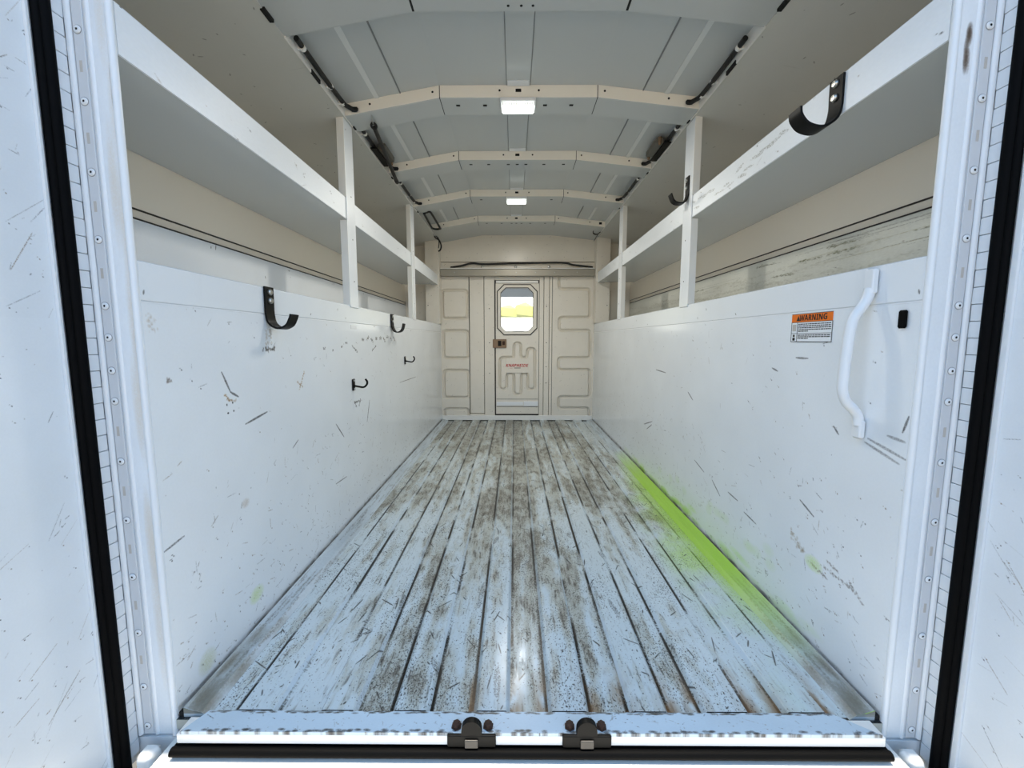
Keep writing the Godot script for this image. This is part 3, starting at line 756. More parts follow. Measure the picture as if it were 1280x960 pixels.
func pressed(x0: float, x1: float, y0: float, y1: float, z: float, loops: Array, half := 0.0165, depth := 0.024, gap := Rect2()) -> MB:
	# sheet metal with pressed grooves along polylines
	var segs := []
	for l in loops:
		for i in l.size() - 1: segs.append([l[i], l[i + 1]])
	var step := 0.0042
	var nx := int(ceil((x1 - x0) / step)); var ny := int(ceil((y1 - y0) / step))
	var P := PackedVector3Array(); P.resize((nx + 1) * (ny + 1))
	var Nn := PackedVector3Array(); Nn.resize((nx + 1) * (ny + 1))
	for j in ny + 1:
		var y := lerpf(y0, y1, float(j) / ny)
		var near := []
		for s in segs:
			if y > minf(s[0].y, s[1].y) - half and y < maxf(s[0].y, s[1].y) + half: near.append(s)
		for i in nx + 1:
			var x := lerpf(x0, x1, float(i) / nx)
			var best := 9.0; var dir := Vector2.ZERO
			for s in near:
				var a: Vector2 = s[0]; var d: Vector2 = s[1] - s[0]
				var t := clampf((Vector2(x, y) - a).dot(d) / d.length_squared(), 0.0, 1.0)
				var e := Vector2(x, y) - a - d * t
				if e.length() < best: best = e.length(); dir = e
			var h := 0.0; var g := Vector2.ZERO
			if best < half:
				var k := best / half
				h = -depth * 0.5 * (1.0 + cos(PI * k))
				if best > 1e-5: g = dir / best * (depth * 0.5 * PI / half * sin(PI * k))
			P[j * (nx + 1) + i] = V(x, y, z + h)
			Nn[j * (nx + 1) + i] = V(-g.x, -g.y, 1).normalized()
	var m := MB.new()
	for j in ny:
		for i in nx:
			var a := j * (nx + 1) + i
			if gap.has_area() and gap.has_point(Vector2(P[a].x, P[a].y)) and gap.has_point(Vector2(P[a + nx + 2].x, P[a + nx + 2].y)): continue
			var q := [a, a + 1, a + nx + 2, a + nx + 1]
			var uvs := []
			for e in q: uvs.append(Vector2(P[e].x, P[e].y))
			m.tri(P[q[0]], P[q[1]], P[q[2]], Nn[q[0]], Nn[q[1]], Nn[q[2]], uvs[0], uvs[1], uvs[2])
			m.tri(P[q[0]], P[q[2]], P[q[3]], Nn[q[0]], Nn[q[2]], Nn[q[3]], uvs[0], uvs[2], uvs[3])
	return m

func rounded(pts: Array, r := 0.02, closed := true) -> Array:
	var out := []
	var m := pts.size()
	for i in m:
		var p: Vector2 = pts[i]
		if not closed and (i == 0 or i == m - 1):
			out.append(p); continue
		var a: Vector2 = pts[(i + m - 1) % m]; var b: Vector2 = pts[(i + 1) % m]
		var ra := minf(r, a.distance_to(p) * 0.499); var rb := minf(r, b.distance_to(p) * 0.499)
		var A := p + (a - p).normalized() * ra; var B := p + (b - p).normalized() * rb
		for k in 5:
			var t := k / 4.0
			out.append(A.lerp(p, t).lerp(p.lerp(B, t), t))
	if closed: out.append(out[0])
	return out

func letters(text: String, size: float, depth: float, m: Material, parent: Node3D, at: Vector3, face: float, bold := false, slant := false) -> MeshInstance3D:
	var t := TextMesh.new()
	var f := SystemFont.new()
	f.font_names = PackedStringArray(["Droid Sans"])
	if bold: f.font_weight = 700
	t.font = f; t.text = text; t.font_size = 64; t.pixel_size = size / 64.0; t.depth = depth; t.curve_step = 1.5
	t.horizontal_alignment = HORIZONTAL_ALIGNMENT_CENTER; t.vertical_alignment = VERTICAL_ALIGNMENT_CENTER
	var o := put("lettering", t, m, parent)
	o.position += at
	o.rotation.y = face
	if slant: o.transform.basis = Basis(V(1, 0, 0), V(0.22, 1, 0), V(0, 0, 1))
	return o

func build_bulkhead():
	var w := thing("wall_back", V(0, 0, BACK), "pressed grey steel bulkhead with rounded square and serpentine grooves around the door", "wall", "", "structure")
	var sq := []
	for r in [[-0.682, -0.459, 0.943, 1.196], [-0.678, -0.453, 0.581, 0.831], [-0.679, -0.451, 0.214, 0.467], [-0.679, -0.455, -0.15, 0.106]]:
		sq.append(rounded([Vector2(r[0], r[2]), Vector2(r[1], r[2]), Vector2(r[1], r[3]), Vector2(r[0], r[3])], 0.03))
	put("pressed_panel", pressed(-0.70, -0.4425, 0.0, 1.33, BACK, sq), M.bulk, w)
	put("recessed_panel", bx(V(-0.438, 0.062, BACK - 0.02), V(-0.306, 1.33, BACK - 0.006), 0.004), M.bulk, w)
	put("recess_foot", bx(V(-0.4415, 0.0, BACK - 0.02), V(-0.303, 0.058, BACK - 0.001), 0.004), M.bulk, w)
	put("jamb", bx(V(-0.302, 0.0, BACK - 0.02), V(-0.209, 1.33, BACK), 0.003), M.bulk, w)
	put("jamb", bx(V(0.2005, 0.0, BACK - 0.02), V(0.2395, 1.33, BACK), 0.003), M.bulk, w)
	put("jamb", bx(V(0.2425, 0.0, BACK - 0.02), V(0.2895, 1.33, BACK + 0.003), 0.003), M.bulk, w)
	put("jamb", bx(V(0.2925, 0.0, BACK - 0.02), V(0.3165, 1.33, BACK), 0.003), M.bulk, w)
	put("lintel", bx(V(-0.2085, 1.285, BACK - 0.02), V(0.200, 1.33, BACK), 0.003), M.bulk, w)
	var sp := rounded([Vector2(0.377, 1.40), Vector2(0.379, 1.207), Vector2(0.657, 1.206), Vector2(0.662, 0.952), Vector2(0.382, 0.952), Vector2(0.383, 0.835), Vector2(0.665, 0.835), Vector2(0.670, 0.584), Vector2(0.379, 0.584), Vector2(0.380, 0.473), Vector2(0.668, 0.474), Vector2(0.673, 0.220), Vector2(0.383, 0.220), Vector2(0.384, 0.114), Vector2(0.668, 0.115), Vector2(0.669, -0.1)], 0.03, false)
	put("pressed_panel", pressed(0.3195, 0.70, 0.0, 1.33, BACK, [sp]), M.bulk, w)
	put("backing", bx(V(-1.04, -0.1, BACK - 0.06), V(-0.1985, 1.76, BACK - 0.0275)), M.gasket, w)
	put("backing", bx(V(0.196, -0.1, BACK - 0.06), V(1.04, 1.76, BACK - 0.0275)), M.gasket, w)
	put("backing", bx(V(-0.1985, 1.26, BACK - 0.06), V(0.196, 1.76, BACK - 0.0275)), M.gasket, w)
	put("backing", bx(V(-0.1985, -0.1, BACK - 0.06), V(0.196, 0.06, BACK - 0.0275)), M.gasket, w)
	put("foot_strip", bx(V(-0.70, 0.0, BACK + 0.0005), V(0.70, 0.046, BACK + 0.014), 0.004), M.cream, w)
	put("upper_band", bx(V(-0.70, 1.325, BACK - 0.02), V(0.70, 1.440, BACK + 0.004), 0.003), M.bulk, w)
	var g := MB.new()
	g.prism([V(-0.70, 1.444, BACK + 0.006), V(0.70, 1.444, BACK + 0.006), V(0.70, 1.66, BACK + 0.006), V(0.30, 1.69, BACK + 0.006), V(-0.32, 1.69, BACK + 0.006), V(-0.70, 1.64, BACK + 0.006)], V(0, 0, -0.02))
	put("gable_panel", g, M.bulk, w)
	for x in [-0.256, -0.256, 0.266, 0.266]: hole(w, V(x, 0.44 if x < 0 else 0.5, BACK + (0.0 if x < 0 else 0.003)), V(0, 0, 1), 0.004)
	for y in [0.35, 0.72, 1.05]: hole(w, V(0.266, y, BACK + 0.003), V(0, 0, 1), 0.0045)
	for y in [0.72, 1.03]: hole(w, V(-0.256, y, BACK), V(0, 0, 1), 0.0045)
	for s in [-1, 1]:
		put("compartment_end", bx(V(s * 0.7015, 0.85, BACK - 0.02), V(s * 1.018, 1.62, BACK + 0.004)), M.bulk, w)
		var p := thing("corner_pillar", V(s * 0.76, ledge[s], -3.78), "square beige white corner pillar %s of the bulkhead above the side panel" % ("left" if s < 0 else "right"), "pillar", "bulkhead corner pillars", "structure")
		put("pillar_face", bx(V(s * 0.688, ledge[s] + 0.001, BACK + 0.006), V(s * 0.812, eave[s] - 0.003, -3.725), 0.004), M.bulk, p)
		hole(p, V(s * 0.79, 1.05, -3.725), V(0, 0, 1), 0.004)
	# cross beam over the bulkhead
	var t := thing("cross_beam", V(0, 1.31, -3.80), "dull metal cross beam above the bulkhead door with small rivets", "beam")
	put("beam_web", bx(V(-0.687, 1.312, BACK + 0.005), V(0.687, 1.372, -3.778), 0.003), M.beam, t)
	put("beam_flange", bx(V(-0.687, 1.373, BACK + 0.005), V(0.687, 1.381, -3.770), 0.002), M.cream, t)
	for x in [-0.56, -0.19, 0.16, 0.33, 0.53, -0.01]:
		var m := MB.new()
		m.lathe(V(x, 1.343, -3.778), V(0, 0, 1), [Vector2(0.006, -0.002), Vector2(0.006, 0.002), Vector2(0.003, 0.004), Vector2(0, 0.004)], 10)
		put("rivet", m, M.zinc, t)
	for x in [-0.316, -0.017, 0.283]:
		var m := MB.new()
		m.lathe(V(x, 1.400, BACK + 0.004), V(0, 0, 1), [Vector2(0.014, -0.002), Vector2(0.014, 0.003), Vector2(0.008, 0.005), Vector2(0.007, 0.011), Vector2(0, 0.012)], 12)
		put("bolt", m, M.zinc, t)
	# cable laid over the beam
	var cable := MB.new()
	cable.tube(smooth_path([V(-0.596, 1.386, -3.778), V(-0.5, 1.402, -3.79), V(-0.410, 1.425, -3.80), V(-0.290, 1.418, -3.80), V(-0.013, 1.425, -3.80), V(0.391, 1.430, -3.80), V(0.497, 1.410, -3.795), V(0.668, 1.387, -3.78)], 6), 0.0085, 8)
	tag(put("black_cable", cable, M.black), "thin black cable lying along the cross beam above the bulkhead door", "cable")
	build_bulkhead_door()

func build_bulkhead_door():
	var d := thing("door_3", V(0, 0.05, BACK), "narrow pressed steel walk-through door in the bulkhead with an octagonal window", "door", "", "structure")
	var o := [Vector2(-0.163, 0.291), Vector2(-0.162, 0.585), Vector2(-0.031, 0.585), Vector2(-0.031, 0.719), Vector2(0.032, 0.719), Vector2(0.032, 0.585), Vector2(0.091, 0.585), Vector2(0.091, 0.669), Vector2(0.161, 0.669), Vector2(0.163, 0.291), Vector2(0.097, 0.291), Vector2(0.096, 0.441), Vector2(0.037, 0.441), Vector2(0.037, 0.240), Vector2(-0.031, 0.240), Vector2(-0.031, 0.441), Vector2(-0.099, 0.441), Vector2(-0.099, 0.291)]
	var hole_rect := Rect2(-0.152, 0.822, 0.300, 0.395)
	put("door_skin", pressed(-0.198, 0.197, 0.058, 1.255, BACK - 0.004, [rounded(o, 0.033)], 0.0160, 0.024, hole_rect), M.bulk, d)
	for q in [[-0.198, -0.158, 0.058, 1.255], [0.152, 0.197, 0.058, 1.255], [-0.158, 0.152, 0.058, 0.815], [-0.158, 0.152, 1.222, 1.255]]:
		put("door_core", bx(V(q[0], q[2], BACK - 0.05), V(q[1], q[3], BACK - 0.030)), M.bulk, d)
	put("top_flange", bx(V(-0.195, 1.2575, BACK - 0.02), V(0.190, 1.279, BACK + 0.008), 0.003), M.cream, d)
	var gk := MB.new()
	gk.ring(ngon_frame(-0.186, 0.183, 0.789, 1.248, 0.062, BACK + 0.001), ngon_frame(-0.178, 0.175, 0.797, 1.240, 0.058, BACK + 0.001), V(0, 0, -0.012))
	put("gasket", gk, M.gasket, d)
	var fr := MB.new()
	fr.ring(ngon_frame(-0.1775, 0.1745, 0.7975, 1.2395, 0.058, BACK + 0.006), ngon_frame(-0.154, 0.146, 0.822, 1.219, 0.048, BACK + 0.004), V(0, 0, -0.03))
	var wf := put("window_frame", fr, M.bulk, d)
	var ig := MB.new()
	ig.ring(ngon_frame(-0.1535, 0.1455, 0.8225, 1.2185, 0.0478, BACK + 0.002), ngon_frame(-0.150, 0.142, 0.826, 1.215, 0.046, BACK + 0.002), V(0, 0, -0.02))
	put("inner_gasket", ig, M.gasket, wf)
	var pn := MB.new()
	pn.prism(ngon_frame(-0.152, 0.144, 0.824, 1.217, 0.047, BACK - 0.010), V(0, 0, -0.004))
	put("pane", pn, M.glass, wf)
	var lt := put("latch", bx(V(-0.225, 0.673, BACK - 0.001), V(-0.099, 0.753, BACK + 0.012), 0.004), M.brass, d)
	put("latch_opening", bx(V(-0.178, 0.690, BACK + 0.010), V(-0.146, 0.738, BACK + 0.0135), 0.001), M.dark, lt)
	put("latch_lever", bx(V(-0.137, 0.700, BACK + 0.011), V(-0.113, 0.735, BACK + 0.022), 0.003), M.rust, lt)
	put("kick_plate", bx(V(-0.194, 0.137, BACK - 0.006), V(0.056, 0.173, BACK + 0.003), 0.002), M.label_white, d)
	put("kick_plate", bx(V(0.059, 0.132, BACK - 0.006), V(0.194, 0.177, BACK + 0.005), 0.002), M.label_white, d)
	put("crease", bx(V(-0.194, 0.196, BACK - 0.006), V(0.194, 0.199, BACK - 0.003)), M.gasket, d)
	put("crease", bx(V(-0.194, 0.124, BACK - 0.006), V(0.194, 0.127, BACK - 0.003)), M.gasket, d)
	var pl := put("maker_plate", bx(V(-0.103, 0.443, BACK - 0.012), V(0.098, 0.576, BACK + 0.004), 0.002), M.bulk, d)
	letters("KNAPHEIDE", 0.037, 0.002, M.red, pl, V(-0.003, 0.512, BACK + 0.005), 0.0, true, true)
	put("text_line", bx(V(-0.028, 0.486, BACK + 0.004), V(0.03, 0.491, BACK + 0.0047)), M.ink, pl)
	put("text_line", bx(V(-0.072, 0.486, BACK + 0.004), V(-0.045, 0.488, BACK + 0.0047)), M.red, pl)

func smooth_path(p: Array, n := 6) -> Array:
	var out := []
	for i in p.size() - 1:
		var a: Vector3 = p[maxi(i - 1, 0)]; var b: Vector3 = p[i]; var c: Vector3 = p[i + 1]; var d: Vector3 = p[mini(i + 2, p.size() - 1)]
		for k in n: out.append(b.cubic_interpolate(c, a, d, float(k) / n))
	out.append(p[p.size() - 1])
	return out

# ---------------------------------------------------------------- the rear opening
func build_opening():
	for s in [-1, 1]:
		var L: bool = s < 0
		var side := "left" if L else "right"
		var y0 := -0.0415; var y1 := 1.72
		var f := thing("trim_2" if L else "trim_3", V(s * 0.74, y0, -0.75), "white rolled steel frame post on the %s edge of the rear opening" % side, "door frame", "", "structure")
		var b := MB.new()
		var fz := -0.7535
		var o := V(-0.7775, y0, fz) if L else V(0.7015, y0, fz)
		b.slab(o, V(0.076, 0, 0), V(0, y1 - y0, 0), V(0, 0, -0.003))
		put("post_face", b, M["post%d" % s], f)
		var e := MB.new()
		e.tube([V(s * 0.7062, y0, -0.7545), V(s * 0.7062, y1, -0.7545)], 0.0062, 14)
		put("edge_bead", e, M.plain, f)
		var r := MB.new()
		r.tube([V(s * 0.743, y0, -0.756), V(s * 0.743, y1, -0.756)], 0.0052, 12)
		put("inner_bead", r, M.plain, f)
		put("post_return", bx(V(s * 0.7300, y0, -0.756), V(s * 0.7560, y1, -0.7745), 0.001), M.plain, f)
		# hinge
		var h := thing("piano_hinge", V(s * 0.76, y0, -0.745), "long white piano hinge with screws down the %s frame post" % side, "hinge", "door hinges")
		put("frame_leaf", bx(V(s * 0.7485, y0 + 0.004, -0.7535), V(s * 0.7665, y1, -0.7500), 0.001), M.leaf, h)
		var kb := MB.new()
		kb.tube([V(s * 0.7718, y0 + 0.004, -0.7498), V(s * 0.7718, y1, -0.7498)], 0.0050, 12)
		put("hinge_pin", kb, M.plain, h)
		var rng := RandomNumberGenerator.new(); rng.seed = 3
		var k := 0
		var y := y0 - 0.03
		while y < y1:
			var wide := k % 2 == 0
			put("hinge_knuckle", bx(V(s * 0.7760, y + 0.0004, -0.7262 if wide else -0.7270), V(s * 0.7835, y + 0.0287, -0.7472 if wide else -0.7464), 0.0007), M.plain, h)
			y += 0.0293; k += 1
		put("door_leaf", bx(V(s * 0.7795, y0 - 0.03, -0.7255), V(s * 0.7845, y1, -0.748)), M.line, h)
		for yy in [1.262, 1.149, 1.034, 0.921, 0.806, 0.75, 0.69, 0.634, 0.521, 0.407, 0.294, 0.179, 0.065, -0.02, 1.376, 1.49]:
			var m := MB.new()
			m.lathe(V(s * 0.7582, yy, -0.750), V(0, 0, 1), [Vector2(0.0064, -0.001), Vector2(0.0062, 0.0010), Vector2(0.0046, 0.0021), Vector2(0.0022, 0.0023), Vector2(0.0018, 0.0006), Vector2(0, 0.0006)], 14)
			var sc := put("screw", m, M.plain, h)
			var ws := MB.new()
			ws.lathe(V(s * 0.7582, yy, -0.7500), V(0, 0, 1), [Vector2(0.0074, -0.001), Vector2(0.0074, 0.0003), Vector2(0.0, 0.0003)], 14)
			put("screw_rim", ws, M.line, sc)
			hole(sc, V(s * 0.7582, yy, -0.7488), V(0, 0, 1), 0.0020, "screw_recess")
		for yy in [1.205, 1.09, 0.977, 0.863, 0.578, 0.464, 0.35, 0.236, 0.122]:
			put("hinge_slot", bx(V(s * 0.7555, yy - 0.009, -0.7502), V(s * 0.7605, yy + 0.009, -0.7497), 0.0002), M.visor, h)
		# door, swung out at a right angle
		var d := thing("door_1" if L else "door_2", V(s * 0.8, -0.4, -0.4), "open white %s rear door seen on its inner face with a black rubber seal" % side, "door", "", "structure")
		var dy0 := -0.75; var dy1 := 1.78
		var p := MB.new()
		if L: p.slab(V(-0.787, dy0, 0.10), V(0, 0, -0.825), V(0, dy1 - dy0, 0), V(-0.035, 0, 0), Rect2(0, 0, 1.65, 2.53))
		else: p.slab(V(0.787, dy0, -0.725), V(0, 0, 0.825), V(0, dy1 - dy0, 0), V(0.035, 0, 0), Rect2(0, 0, 1.65, 2.53))
		put("inner_skin", p, M["door%d" % s], d)
		var q := MB.new()
		q.tube([V(s * 0.7765, dy0 + 0.05, -0.7165), V(s * 0.7765, dy1 - 0.03, -0.7165)], 0.0092, 14)
		q.box(V(s * 0.7875 if not L else -0.7875, dy0 + 0.05, -0.7255), V(s * 0.7875 if not L else -0.7875, dy0 + 0.05, -0.7255) + V(0.001, dy1 - dy0 - 0.08, 0.020))
		put("rubber_seal", q, M.rubber, d)
		var q2 := MB.new()
		q2.tube([V(s * 0.7795, dy0 + 0.05, -0.7068), V(s * 0.7795, dy1 - 0.03, -0.7068)], 0.0062, 10)
		put("seal_lobe", q2, M.rubber, d)
		put("seal_channel", bx(V(s * 0.7815, dy0 + 0.05, -0.6995), V(s * 0.7872, dy1 - 0.03, -0.6940 if L else -0.6900), 0.001), M.plain, d)
	# striker plates on the sill
	for k in 2:
		var x: float = [-0.1075, 0.1105][k]
		var t := thing("latch_striker", V(x, 0, -0.715), ["black door latch striker on the sill, left of the two", "black door latch striker on the sill, right of the two"][k], "latch", "latch strikers on the sill")
		put("base_plate", bx(V(x - 0.046, -0.0205, -0.7155), V(x + 0.046, 0.0045, -0.7085), 0.002), M.iron, t)
		var hump := MB.new()
		var pts := []
		for i in 13: pts.append(V(x + 0.019 * cos(PI * i / 12.0), 0.013 + 0.019 * sin(PI * i / 12.0), -0.709))
		pts.append(V(x - 0.021, -0.018, -0.709)); pts.append(V(x + 0.021, -0.018, -0.709))
		hump.prism(pts, V(0, 0, -0.012))
		put("striker_loop", hump, M.iron, t)
		put("worn_tongue", bx(V(x - 0.013, -0.0195, -0.7085), V(x + 0.013, -0.002, -0.705), 0.002), mat(Color(0.3, 0.29, 0.28), 0.4, 0.5), t)
		for s in [-1, 1]:
			var m := MB.new()
			m.lathe(V(x + s * 0.0305, 0.004, -0.7285), V(0, 1, 0), [Vector2(0.0105, 0), Vector2(0.0105, 0.002), Vector2(0.0080, 0.002), Vector2(0.0078, 0.008), Vector2(0.004, 0.010), Vector2(0, 0.010)], 6)
			put("bolt", m, M.rust, t)

# ---------------------------------------------------------------- fittings
func j_hook(path: Array, side: Vector3, w: float, bolts: Array, axis: Vector3, label: String):
	var t := thing("wall_hook", path[0], label, "hook", "black flat bar hooks")
	var b := MB.new()
	b.bar(smooth_path(path, 7), side, w, 0.005)
	put("hook_bar", b, M.iron, t)
	for p in bolts:
		var m := MB.new()
		m.lathe(p, axis, [Vector2(0.0085, 0.0), Vector2(0.0085, 0.003), Vector2(0.006, 0.0065), Vector2(0, 0.007)], 10)
		put("bolt", m, M.zinc, t)

func build_fittings():
	j_hook([V(-0.697, 0.889, -1.15), V(-0.697, 0.85, -1.15), V(-0.697, 0.815, -1.15), V(-0.690, 0.790, -1.15), V(-0.668, 0.777, -1.15), V(-0.645, 0.785, -1.15), V(-0.634, 0.803, -1.15), V(-0.630, 0.815, -1.15)], V(0, 0, 1), 0.040, [V(-0.6945, 0.875, -1.15), V(-0.6945, 0.852, -1.15)], V(1, 0, 0), "large black flat bar hook on the left wall, nearest the opening")
	j_hook([V(-0.697, 0.886, -2.30), V(-0.697, 0.85, -2.30), V(-0.695, 0.82, -2.30), V(-0.685, 0.795, -2.30), V(-0.665, 0.788, -2.30), V(-0.643, 0.800, -2.30), V(-0.632, 0.835, -2.30)], V(0, 0, 1), 0.045, [V(-0.6945, 0.872, -2.30), V(-0.6945, 0.845, -2.30)], V(1, 0, 0), "black flat bar hook on the left wall, below the shelf posts farther in")
	j_hook([V(0.6985, 1.331, -1.005), V(0.6985, 1.30, -1.005), V(0.6985, 1.265, -1.005), V(0.690, 1.237, -1.005), V(0.662, 1.220, -1.005), V(0.630, 1.226, -1.005), V(0.612, 1.245, -1.005), V(0.609, 1.262, -1.005)], V(0, 0, 1), 0.040, [V(0.696, 1.318, -1.005), V(0.696, 1.288, -1.005)], V(-1, 0, 0), "large black flat bar hook bolted to the right shelf lip")
	j_hook([V(0.694, 1.420, -1.815), V(0.694, 1.38, -1.815), V(0.694, 1.345, -1.815), V(0.683, 1.318, -1.815), V(0.660, 1.312, -1.815), V(0.636, 1.322, -1.815), V(0.623, 1.350, -1.815)], V(0, 0, 1), 0.034, [V(0.6915, 1.405, -1.815), V(0.6915, 1.375, -1.815)], V(-1, 0, 0), "black flat bar hook on the right shelf post")
	for k in 2:
		var z: float = [-1.72, -2.55][k]
		var y: float = [0.560, 0.622][k]
		var t := thing("coat_hook", V(-0.7, y, z), ["small black wire coat hook low on the left wall, nearer", "small black wire coat hook on the left wall, farther in"][k], "hook", "small wire hooks")
		put("hook_plate", bx(V(-0.6995, y - 0.024, z - 0.012), V(-0.694, y + 0.024, z + 0.012), 0.002), M.iron, t)
		var b := MB.new()
		b.tube(smooth_path([V(-0.695, y - 0.004, z), V(-0.675, y - 0.008, z), V(-0.655, y - 0.010, z), V(-0.642, y + 0.001, z), V(-0.640, y + 0.014, z), V(-0.647, y + 0.024, z)], 5), 0.0042, 8)
		put("hook_wire", b, M.iron, t)
		for s in [-1, 1]:
			var m := MB.new()
			m.lathe(V(-0.694, y + s * 0.017, z), V(1, 0, 0), [Vector2(0.005, 0), Vector2(0.004, 0.002), Vector2(0, 0.003)], 8)
			put("screw", m, M.zinc, t)
	# grab handle
	var h := thing("grab_handle", V(0.7, 0.54, -0.86), "bent white tubular grab handle on the right wall beside the opening", "handle")
	var tb := MB.new()
	tb.tube(smooth_path([V(0.690, 0.848, -0.858), V(0.686, 0.830, -0.858), V(0.676, 0.811, -0.858), V(0.664, 0.793, -0.858), V(0.657, 0.768, -0.858), V(0.653, 0.715, -0.858), V(0.651, 0.665, -0.858), V(0.652, 0.640, -0.858), V(0.661, 0.618, -0.858), V(0.676, 0.604, -0.858), V(0.687, 0.588, -0.858), V(0.690, 0.570, -0.858)], 6), 0.0098, 14)
	put("grip_tube", tb, M.plain, h)
	put("mount", bx(V(0.684, 0.836, -0.871), V(0.699, 0.889, -0.846), 0.005), M.plain, h)
	put("mount", bx(V(0.684, 0.541, -0.871), V(0.699, 0.582, -0.846), 0.005), M.plain, h)
	# rubber plug
	tag(put("rubber_plug", bx(V(0.694, 0.767, -0.797), V(0.6998, 0.801, -0.779), 0.004), M.rubber), "small black rubber plug in the right wall beside the frame post", "plug")
	# warning sticker
	var s := thing("warning_sticker", V(0.7, 0.741, -1.03), "orange and white warning sticker on the right wall", "sticker")
	put("sticker_sheet", bx(V(0.6990, 0.741, -1.103), V(0.6998, 0.811, -0.962)), M.label_white, s)
	put("header_band", bx(V(0.6986, 0.790, -1.103), V(0.6991, 0.811, -0.962)), M.orange, s)
	var bd := MB.new()
	for q in [[-1.103, -0.962, 0.7405, 0.7420], [-1.103, -0.962, 0.7895, 0.7905], [-1.103, -0.962, 0.8100, 0.8112], [-1.103, -0.962, 0.7615, 0.7625]]: bd.box(V(0.6985, q[2], q[0]), V(0.6992, q[3], q[1]))
	for q in [-1.103, -1.081, -0.963]: bd.box(V(0.6985, 0.741, q), V(0.6992, 0.790, q + 0.0012))
	put("border", bd, M.ink, s)
	letters("WARNING", 0.0195, 0.0005, M.ink, s, V(0.6984, 0.8004, -1.026), -PI / 2, true)
	var tr := MB.new()
	tr.prism([V(0.6983, 0.7935, -1.085), V(0.6983, 0.7935, -1.071), V(0.6983, 0.8065, -1.078)], V(0.0005, 0, 0))
	put("alert_triangle", tr, M.ink, s)
	var rng := RandomNumberGenerator.new(); rng.seed = 44
	for row in [0.784, 0.7795, 0.775, 0.7705, 0.7665, 0.7565, 0.7525, 0.7485]:
		var ln := MB.new()
		var z := -1.077
		var stop := -0.966 if row not in [0.7665, 0.7485] else -1.04
		while z < stop:
			var e := minf(z + 0.003 + 0.007 * rng.randf(), stop)
			ln.box(V(0.6986, row, z), V(0.6991, row + 0.0022, e))
			z = e + 0.0018
		put("text_line", ln, M.ink, s)
	put("pictogram", bx(V(0.6986, 0.768, -1.099), V(0.6991, 0.785, -1.085)), M.visor, s)
	var pg := MB.new()
	pg.lathe(V(0.6989, 0.756, -1.092), V(-1, 0, 0), [Vector2(0.0035, 0), Vector2(0.0035, 0.0004), Vector2(0, 0.0004)], 12)
	pg.box(V(0.6986, 0.744, -1.0965), V(0.6991, 0.751, -1.0875))
	put("pictogram", pg, M.ink, s)
	# wiring looms along the eaves
	var runs := {-1: [[-1.33, -1.715], [-1.86, -2.278], [-2.43, -2.835]], 1: [[-1.37, -1.715], [-1.87, -2.278], [-2.43, -2.835]]}
	var words := ["over the nearest roof bay", "over the second roof bay", "over the third roof bay"]
	for sd in [-1, 1]:
		for k in 3:
			var r: Array = runs[sd][k]
			var y: float = eave[sd] + 0.016
			var t := thing("cable_loom", V(sd * 0.67, y, r[0]), "black corrugated cable loom along the %s eave %s" % ["left" if sd < 0 else "right", words[k]], "cable loom", "wiring looms along the eaves")
			var b := MB.new()
			b.tube(smooth_path([V(sd * 0.674, y + 0.004, r[0]), V(sd * 0.673, y, (r[0] + r[1]) / 2), V(sd * 0.671, y + 0.002, r[1] + 0.05), V(sd * 0.664, y + 0.004, r[1] + 0.02), V(sd * 0.652, y + 0.003, r[1] + 0.004), V(sd * 0.640, y + 0.003, r[1] + 0.004)], 6), 0.0085, 10)
			put("loom_tube", b, M.black, t)
			put("grommet", bx(V(sd * 0.632, y - 0.006, r[1] + 0.0105), V(sd * 0.662, y + 0.012, r[1] - 0.001), 0.005), M.black, t)
			for z in [r[0] - 0.03, (r[0] + r[1]) / 2 - 0.03, r[1] + 0.06]:
				var c := MB.new()
				c.tube([V(sd * 0.6735, y + 0.001, z), V(sd * 0.6735, y + 0.001, z - 0.012)], 0.0096, 10)
				c.box(V(minf(sd * 0.674, sd * 0.690), y - 0.004, z - 0.011), V(maxf(sd * 0.674, sd * 0.690), y + 0.004, z - 0.001))
				put("clip", c, M.cream, t)
	# boxed latch gear on both eaves
	for sd in [-1, 1]:
		var y: float = eave[sd] + 0.004
		var t := thing("junction_box", V(sd * 0.64, y, -2.1), "small dull metal terminal box on the %s eave in the second roof bay" % ("left" if sd < 0 else "right"), "box", "terminal boxes on the eaves")
		put("box_body", bx(V(sd * 0.622, y + 0.004, -2.02), V(sd * 0.660, y + 0.030, -2.17), 0.004), M.cab, t)
		put("box_bracket", bx(V(sd * 0.655, y - 0.004, -2.0), V(sd * 0.686, y + 0.002, -2.2), 0.001), M.iron, t)
		for z in [-2.02, -2.18]:
			var m := MB.new()
			m.lathe(V(sd * 0.64, y + 0.03, z), V(0, -1, 0), [Vector2(0.008, 0), Vector2(0.008, 0.022), Vector2(0.005, 0.034), Vector2(0, 0.036)], 8)
			put("terminal_stud", m, M.brass, t)
	# rubber strap from an eye bolt
	var st := thing("rubber_strap", V(-0.62, 1.62, -2.0), "black rubber strap stretched from an eye bolt under the left roof", "strap")
	var eb := MB.new()
	eb.tube([V(-0.590, 1.640, -1.728), V(-0.594, 1.630, -1.752), V(-0.600, 1.617, -1.785)], 0.0022, 6)
	put("eye_hook", eb, M.zinc, st)
	var ring := []
	for i in 13: ring.append(V(-0.601 + 0.010 * cos(TAU * i / 12.0), 1.614 + 0.006 * sin(TAU * i / 12.0), -1.796 + 0.010 * sin(TAU * i / 12.0)))
	var rb := MB.new(); rb.tube(ring, 0.005, 8, false)
	put("strap_eye", rb, M.black, st)
	var sb := MB.new()
